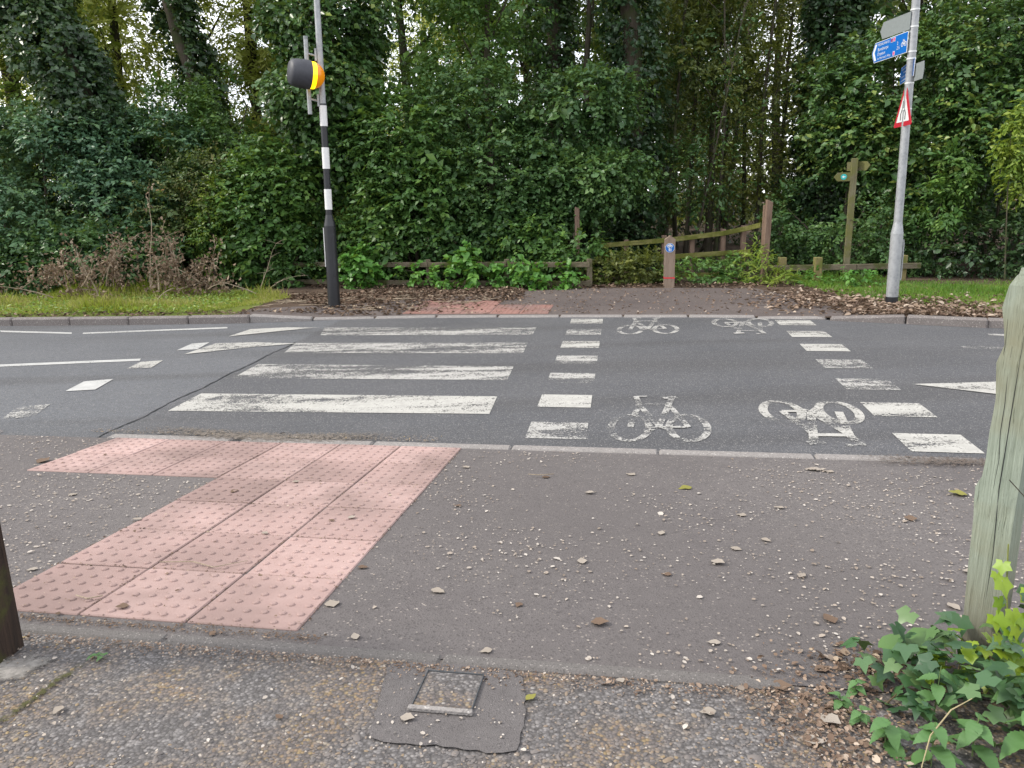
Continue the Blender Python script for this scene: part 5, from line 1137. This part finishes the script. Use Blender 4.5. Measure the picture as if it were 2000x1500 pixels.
t = thing('seedling', 'seedling with three big round green leaves left of the gatepost', 'plant', (1.15, 1.985, pr_z))
bm = bmesh.new(); tube(bm, [(0, 0, -0.01), (0.01, 0, 0.04), (0.0, 0, 0.075)], 0.0018, 5); bm_obj('stem', bm, bpy.data.materials['nettle_stem'], t)
for az, pt, sz_ in ((1.5, 0.15, 0.10), (-1.2, 0.30, 0.105), (-2.4, -0.2, 0.085)): add_leaf(random.choice(round_me), t, (0, 0, 0.075), az, pt, 0.0, sz_)
t = thing('dry_stalk', 'bent straw-coloured dead stalk over the nettles', 'stalk', (0.93, 1.52, pr_z)); bm = bmesh.new()
tube(bm, [(0.0, -0.02, 0.0), (0.0, 0.0, 0.06), (0.03, 0.03, 0.12), (0.09, 0.06, 0.165), (0.15, 0.08, 0.18)], [0.0012, 0.0013, 0.0018, 0.0018, 0.0008], 6); bm_obj('stem', bm, MAT['straw'], t)
t = thing('dry_stalk', 'fan of short straw stalks at the foot of the gatepost', 'stalk', (1.34, 1.92, pr_z)); 
for k in range(6):
    bm = bmesh.new(); tube(bm, [(-0.03, 0, 0.10 - k * 0.008), (0.05 + 0.01 * k, -0.03, 0.05 - 0.008 * k + 0.01)], 0.0013, 4); bm_obj('stem', bm, MAT['straw'], t)
t = thing('dry_stalk', 'thin dark twig leaning across the gatepost face', 'twig', (1.38, 1.94, pr_z)); bm = bmesh.new(); tube(bm, [(-0.055, -0.005, 0.60), (0.0, -0.015, 0.54), (0.07, -0.02, 0.49)], 0.0014, 5); bm_obj('stem', bm, MAT['bark'], t)
t = thing('verge_weed', 'tiny green weed in the mossy pavement crack', 'weed', SP(0.66, -0.235, 0.004))
for k in range(9): add_leaf(nettle_me[k % 4], t, (random.uniform(-0.03, 0.03), random.uniform(-0.01, 0.01), 0.004), random.uniform(0, 6.28), random.uniform(0.0, 0.4), 0, random.uniform(0.014, 0.024))

# ---------------------------------------------------------------- litter on the near pavement
def near_scatter(name, st, size, mat, dz=0.006, tilt=0.15, aspect=0.65):
    n_ = len(st); P = np.array([SP(s, t_, dz) for s, t_ in st]); a = rng.uniform(0, 6.28, n_)
    D = np.column_stack([np.cos(a), np.sin(a), rng.normal(0, tilt * 0.5, n_)]); N = np.column_stack([rng.normal(0, tilt, n_), rng.normal(0, tilt, n_), np.ones(n_)])
    sz_ = size * np.exp(rng.normal(0, 0.38, n_))
    return tag(leaf_mesh(name, P, D, N, sz_, sz_ * aspect, rng.uniform(0, 1, n_), mat, ((0.2, 0.85), (0.65, 1.0)), 0.05), kind='stuff')
def not_tactile(s, t_): return ~(((s > 0) & (s < 1.2) & (t_ > 0)) | ((s > -1.2) & (s <= 0) & (t_ > 1.6)))
n = 13500; s = rng.uniform(-2.6, 4.4, n); t_ = rng.uniform(-0.05, 2.38, n)
q = np.column_stack([s, t_, 0 * s]); keep = not_tactile(s, t_) & (cloud(q, 3.0) + 0.5 * cloud(q, 7) > -0.35 + rng.normal(0, 0.5, n))
near_scatter('pavement_litter', np.column_stack([s, t_])[keep], 0.0096, MAT['fleck'])
n = 500; near_scatter('pavement_litter', np.column_stack([rng.uniform(0, 1.2, n), rng.uniform(0.02, 2.4, n)]), 0.007, MAT['lf_litter'], 0.013)
jt = []
for _ in range(1300):
    if random.random() < 0.6: jt.append((random.choice((0.4, 0.8, 1.2, 0.0)) + random.gauss(0, 0.006), random.uniform(0.0, 2.4)))
    else: jt.append((random.uniform(0, 1.2), random.choice((0.0, 0.4, 0.8, 1.2, 1.6, 2.0)) + random.gauss(0, 0.007)))
near_scatter('joint_dirt', np.array(jt), 0.006, MAT['lf_mould'], 0.007, 0.4)
n = 260; near_scatter('pavement_litter', np.column_stack([rng.uniform(-1.2, 0, n), rng.uniform(1.6, 2.4, n)]), 0.007, MAT['lf_litter'], 0.013)
n = 2400; s = rng.uniform(-0.5, 2.7, n); near_scatter('pavement_litter', np.column_stack([s, -0.135 - np.abs(rng.normal(0, 0.035, n))]), 0.006, MAT['lf_litter'], 0.005, 0.4)
n = 900; s = rng.uniform(-0.2, 1.3, n); near_scatter('pavement_litter', np.column_stack([s, -0.04 + rng.normal(0, 0.012, n)]), 0.006, MAT['lf_mould'], 0.006, 0.4)
n = 1300; s = rng.uniform(0.3, 2.9, n); near_scatter('pavement_litter', np.column_stack([s, rng.uniform(-1.0, -0.14, n)]), 0.007, MAT['fleck'], 0.007, 0.3)
n = 1100; s = rng.normal(2.79, 0.10, n); tt = rng.normal(-0.26, 0.14, n); near_scatter('leaf_crumbs', np.column_stack([s, tt]), 0.011, MAT['lf_litter'], 0.008, 0.5)
n = 500; s = rng.normal(3.0, 0.10, n); tt = rng.normal(0.03, 0.07, n); near_scatter('leaf_crumbs', np.column_stack([s, tt]), 0.013, MAT['lf_mould'], 0.008, 0.5)
n = 1600; s = rng.uniform(-1.5, 1.0, n); tt = 2.52 + np.abs(rng.normal(0, 0.07, n)); P = np.column_stack([s, tt])
near_scatter('road_grit', P, 0.007, MAT['pebble'], 0.012, 0.5)
# loose pebbles of the footway surface
n = 15000; s = rng.uniform(-0.2, 3.2, n); tt = -0.15 - rng.uniform(0, 1, n) ** 0.8 * 1.1
pz = np.column_stack([s, tt, 0 * s]); ok = ~((np.abs(s - 1.785) < 0.20) & (np.abs(tt + 0.315) < 0.17)) & (cloud(pz, 3.2) > -0.55 + rng.normal(0, 0.3, n)); s, tt = s[ok], tt[ok]; n = len(s)
base = np.array([(1, 0, 0), (-1, 0, 0), (0, 1, 0), (0, -1, 0), (0, 0, 1), (0, 0, -1), (0.7, 0.7, 0.1), (-0.7, 0.7, 0.1), (-0.7, -0.7, 0.1), (0.7, -0.7, 0.1)], float)
Fp = np.array([(0, 6, 4), (6, 2, 4), (2, 7, 4), (7, 1, 4), (1, 8, 4), (8, 3, 4), (3, 9, 4), (9, 0, 4)])
r0 = 0.0039 * np.exp(rng.normal(0, 0.35, n)); ang = rng.uniform(0, 6.28, n)
sc = np.column_stack([r0 * rng.uniform(0.9, 1.5, n), r0 * rng.uniform(0.6, 1.0, n), r0 * rng.uniform(0.45, 0.8, n)])
loc = base[None] * sc[:, None] * rng.uniform(0.8, 1.2, (n, 10, 1))
ca, sa = np.cos(ang)[:, None], np.sin(ang)[:, None]
W3 = np.stack([loc[..., 0] * ca - loc[..., 1] * sa, loc[..., 0] * sa + loc[..., 1] * ca, loc[..., 2]], -1) + np.array([SP(a, b, -0.002) for a, b in zip(s, tt)])[:, None]
me = bpy.data.meshes.new('pebbles'); idx = (np.arange(n)[:, None, None] * 10 + Fp[None]).reshape(-1).astype(np.int32)
me.vertices.add(n * 10); me.vertices.foreach_set('co', W3.reshape(-1).astype(np.float32)); me.loops.add(len(idx)); me.loops.foreach_set('vertex_index', idx)
me.polygons.add(n * 8); me.polygons.foreach_set('loop_start', (np.arange(n * 8) * 3).astype(np.int32))
try: me.polygons.foreach_set('loop_total', np.full(n * 8, 3, np.int32))
except Exception: pass
zone = 0.5 + 0.5 * cloud(np.column_stack([s, tt, 0 * s]), 2.4)
at = me.attributes.new('rnd', 'FLOAT', 'POINT'); at.data.foreach_set('value', np.repeat(np.clip(rng.uniform(0, 0.75, n) + 0.3 * zone, 0, 1), 10).astype(np.float32)); me.update(calc_edges=True); me.validate()
tag(mobj('footway_pebbles', me, MAT['pebble']), kind='stuff')

# single fallen leaves
def dry_leaf(seed, mat, wide=0.36):
    rr = random.Random(seed); o_ = [(0.01, 0)]
    for i in range(1, 8): t = i / 8; o_.append((wide * math.sin(math.pi * t ** 0.8) * rr.uniform(0.8, 1.15), t))
    o_.append((0.005, 1.0)); return shaped_leaf('fallen_leaf', o_, mat, rr.uniform(0.0, 0.28), rr.uniform(-0.22, 0.12), seed)
FLM = {'pale': m_leaf('dry_leaf_pale', [(0, (0.225, 0.188, 0.150)), (1, (0.375, 0.338, 0.292))], 0.8, 0.1, (0.300, 0.225, 0.150), 0.2), 'brown': m_leaf('dry_leaf_brown', [(0, (0.098, 0.064, 0.045)), (1, (0.180, 0.128, 0.090))], 0.8, 0.1, (0.225, 0.150, 0.075), 0.2),
       'yellow': m_leaf('dry_leaf_yellow', [(0, (0.195, 0.188, 0.045)), (1, (0.270, 0.255, 0.068))], 0.7, 0.2, (0.225, 0.225, 0.038), 0.2)}
FLME = {k: [dry_leaf(i + 11, FLM[k], 0.30 + 0.04 * i) for i in range(4)] for k in FLM}
SPOT = [(0.23, 1.39, 'brown', 0.06), (0.46, 1.55, 'pale', 0.05), (0.66, 0.82, 'pale', 0.035), (0.97, 1.04, 'pale', 0.04), (0.89, 1.01, 'brown', 0.035), (1.3, 1.98, 'pale', 0.05), (1.78, 1.82, 'brown', 0.05), (2.03, 1.59, 'pale', 0.05), (2.39, 1.03, 'pale', 0.05),
        (2.81, 1.04, 'pale', 0.05), (2.67, 0.92, 'pale', 0.05), (2.58, 0.77, 'pale', 0.06), (2.08, 0.67, 'pale', 0.06), (1.55, 0.36, 'pale', 0.06), (1.25, 0.18, 'pale', 0.065), (2.14, 0.19, 'brown', 0.06), (1.41, -0.03, 'pale', 0.045), (2.93, 0.29, 'brown', 0.07),
        (2.57, 1.75, 'yellow', 0.08), (3.91, 1.78, 'yellow', 0.09), (3.23, 2.15, 'pale', 0.10), (2.98, 1.46, 'pale', 0.05), (1.85, -0.03, 'pale', 0.04), (1.67, -0.40, 'pale', 0.042), (1.99, -0.28, 'yellow', 0.04), (0.73, -0.48, 'pale', 0.04), (2.42, 0.61, 'brown', 0.04),
        (3.51, 0.8, 'pale', 0.05), (2.55, 0.11, 'pale', 0.045), (1.45, 1.3, 'brown', 0.04), (2.79, 1.33, 'pale', 0.05), (0.54, 0.08, 'brown', 0.045), (-0.04, 0.34, 'pale', 0.045), (1.21, 0.52, 'brown', 0.045), (2.28, 1.93, 'pale', 0.06), (3.51, 1.35, 'brown', 0.06),
        (3.35, 0.5, 'pale', 0.06), (2.89, 0.65, 'pale', 0.05), (1.89, 0.3, 'brown', 0.035), (2.24, -0.14, 'pale', 0.03), (0.93, -0.04, 'brown', 0.035), (1.36, -0.45, 'brown', 0.03), (2.5, -0.26, 'pale', 0.045), (2.77, -0.24, 'pale', 0.06), (2.70, -0.35, 'pale', 0.06),
        (3.28, 2.17, 'pale', 0.07), (3.36, 2.12, 'pale', 0.06), (2.66, -0.12, 'brown', 0.06), (2.80, -0.02, 'brown', 0.06), (0.02, 0.9, 'pale', 0.05), (-0.6, 1.2, 'pale', 0.05), (-1.25, 1.75, 'brown', 0.09)]
LBL = {'pale': 'curled pale dry leaf lying on the near pavement', 'brown': 'crumpled brown dry leaf lying on the near pavement', 'yellow': 'flat yellow-green leaf lying on the near pavement'}
for k, (s, t_, kind, sz_) in enumerate(SPOT):
    on_slab = (0 < s < 1.2 and t_ > 0)
    o = bpy.data.objects.new('fallen_leaf', FLME[kind][k % 4]); link(o)
    x, y, z = SP(s, t_, 0.012 if on_slab else 0.006)
    o.matrix_world = Matrix.Translation((x, y, z)) @ rot_site(SLOPE) @ Matrix.Rotation(random.uniform(0, 6.28), 4, 'Z') @ Matrix.Diagonal((sz_, sz_, sz_, 1))
    tag(o, LBL[kind], 'leaf', kind + ' leaves on the near pavement')
for pts in ([(0.42, 0.44), (0.55, 0.46), (0.66, 0.42), (0.76, 0.50)], [(0.30, 0.12), (0.36, 0.10), (0.40, 0.13)], [(1.70, 1.84), (1.76, 1.83), (1.84, 1.86)]):
    bm = bmesh.new(); tube(bm, [SP(s, t_, 0.016) for s, t_ in pts], [0.002, 0.0025, 0.002, 0.001][:len(pts)], 5); tag(bm_obj('fallen_twig', bm, MAT['twig']), 'thin dry twig lying flat on the near pavement or tactile slabs', 'twig', 'twigs on the near pavement')
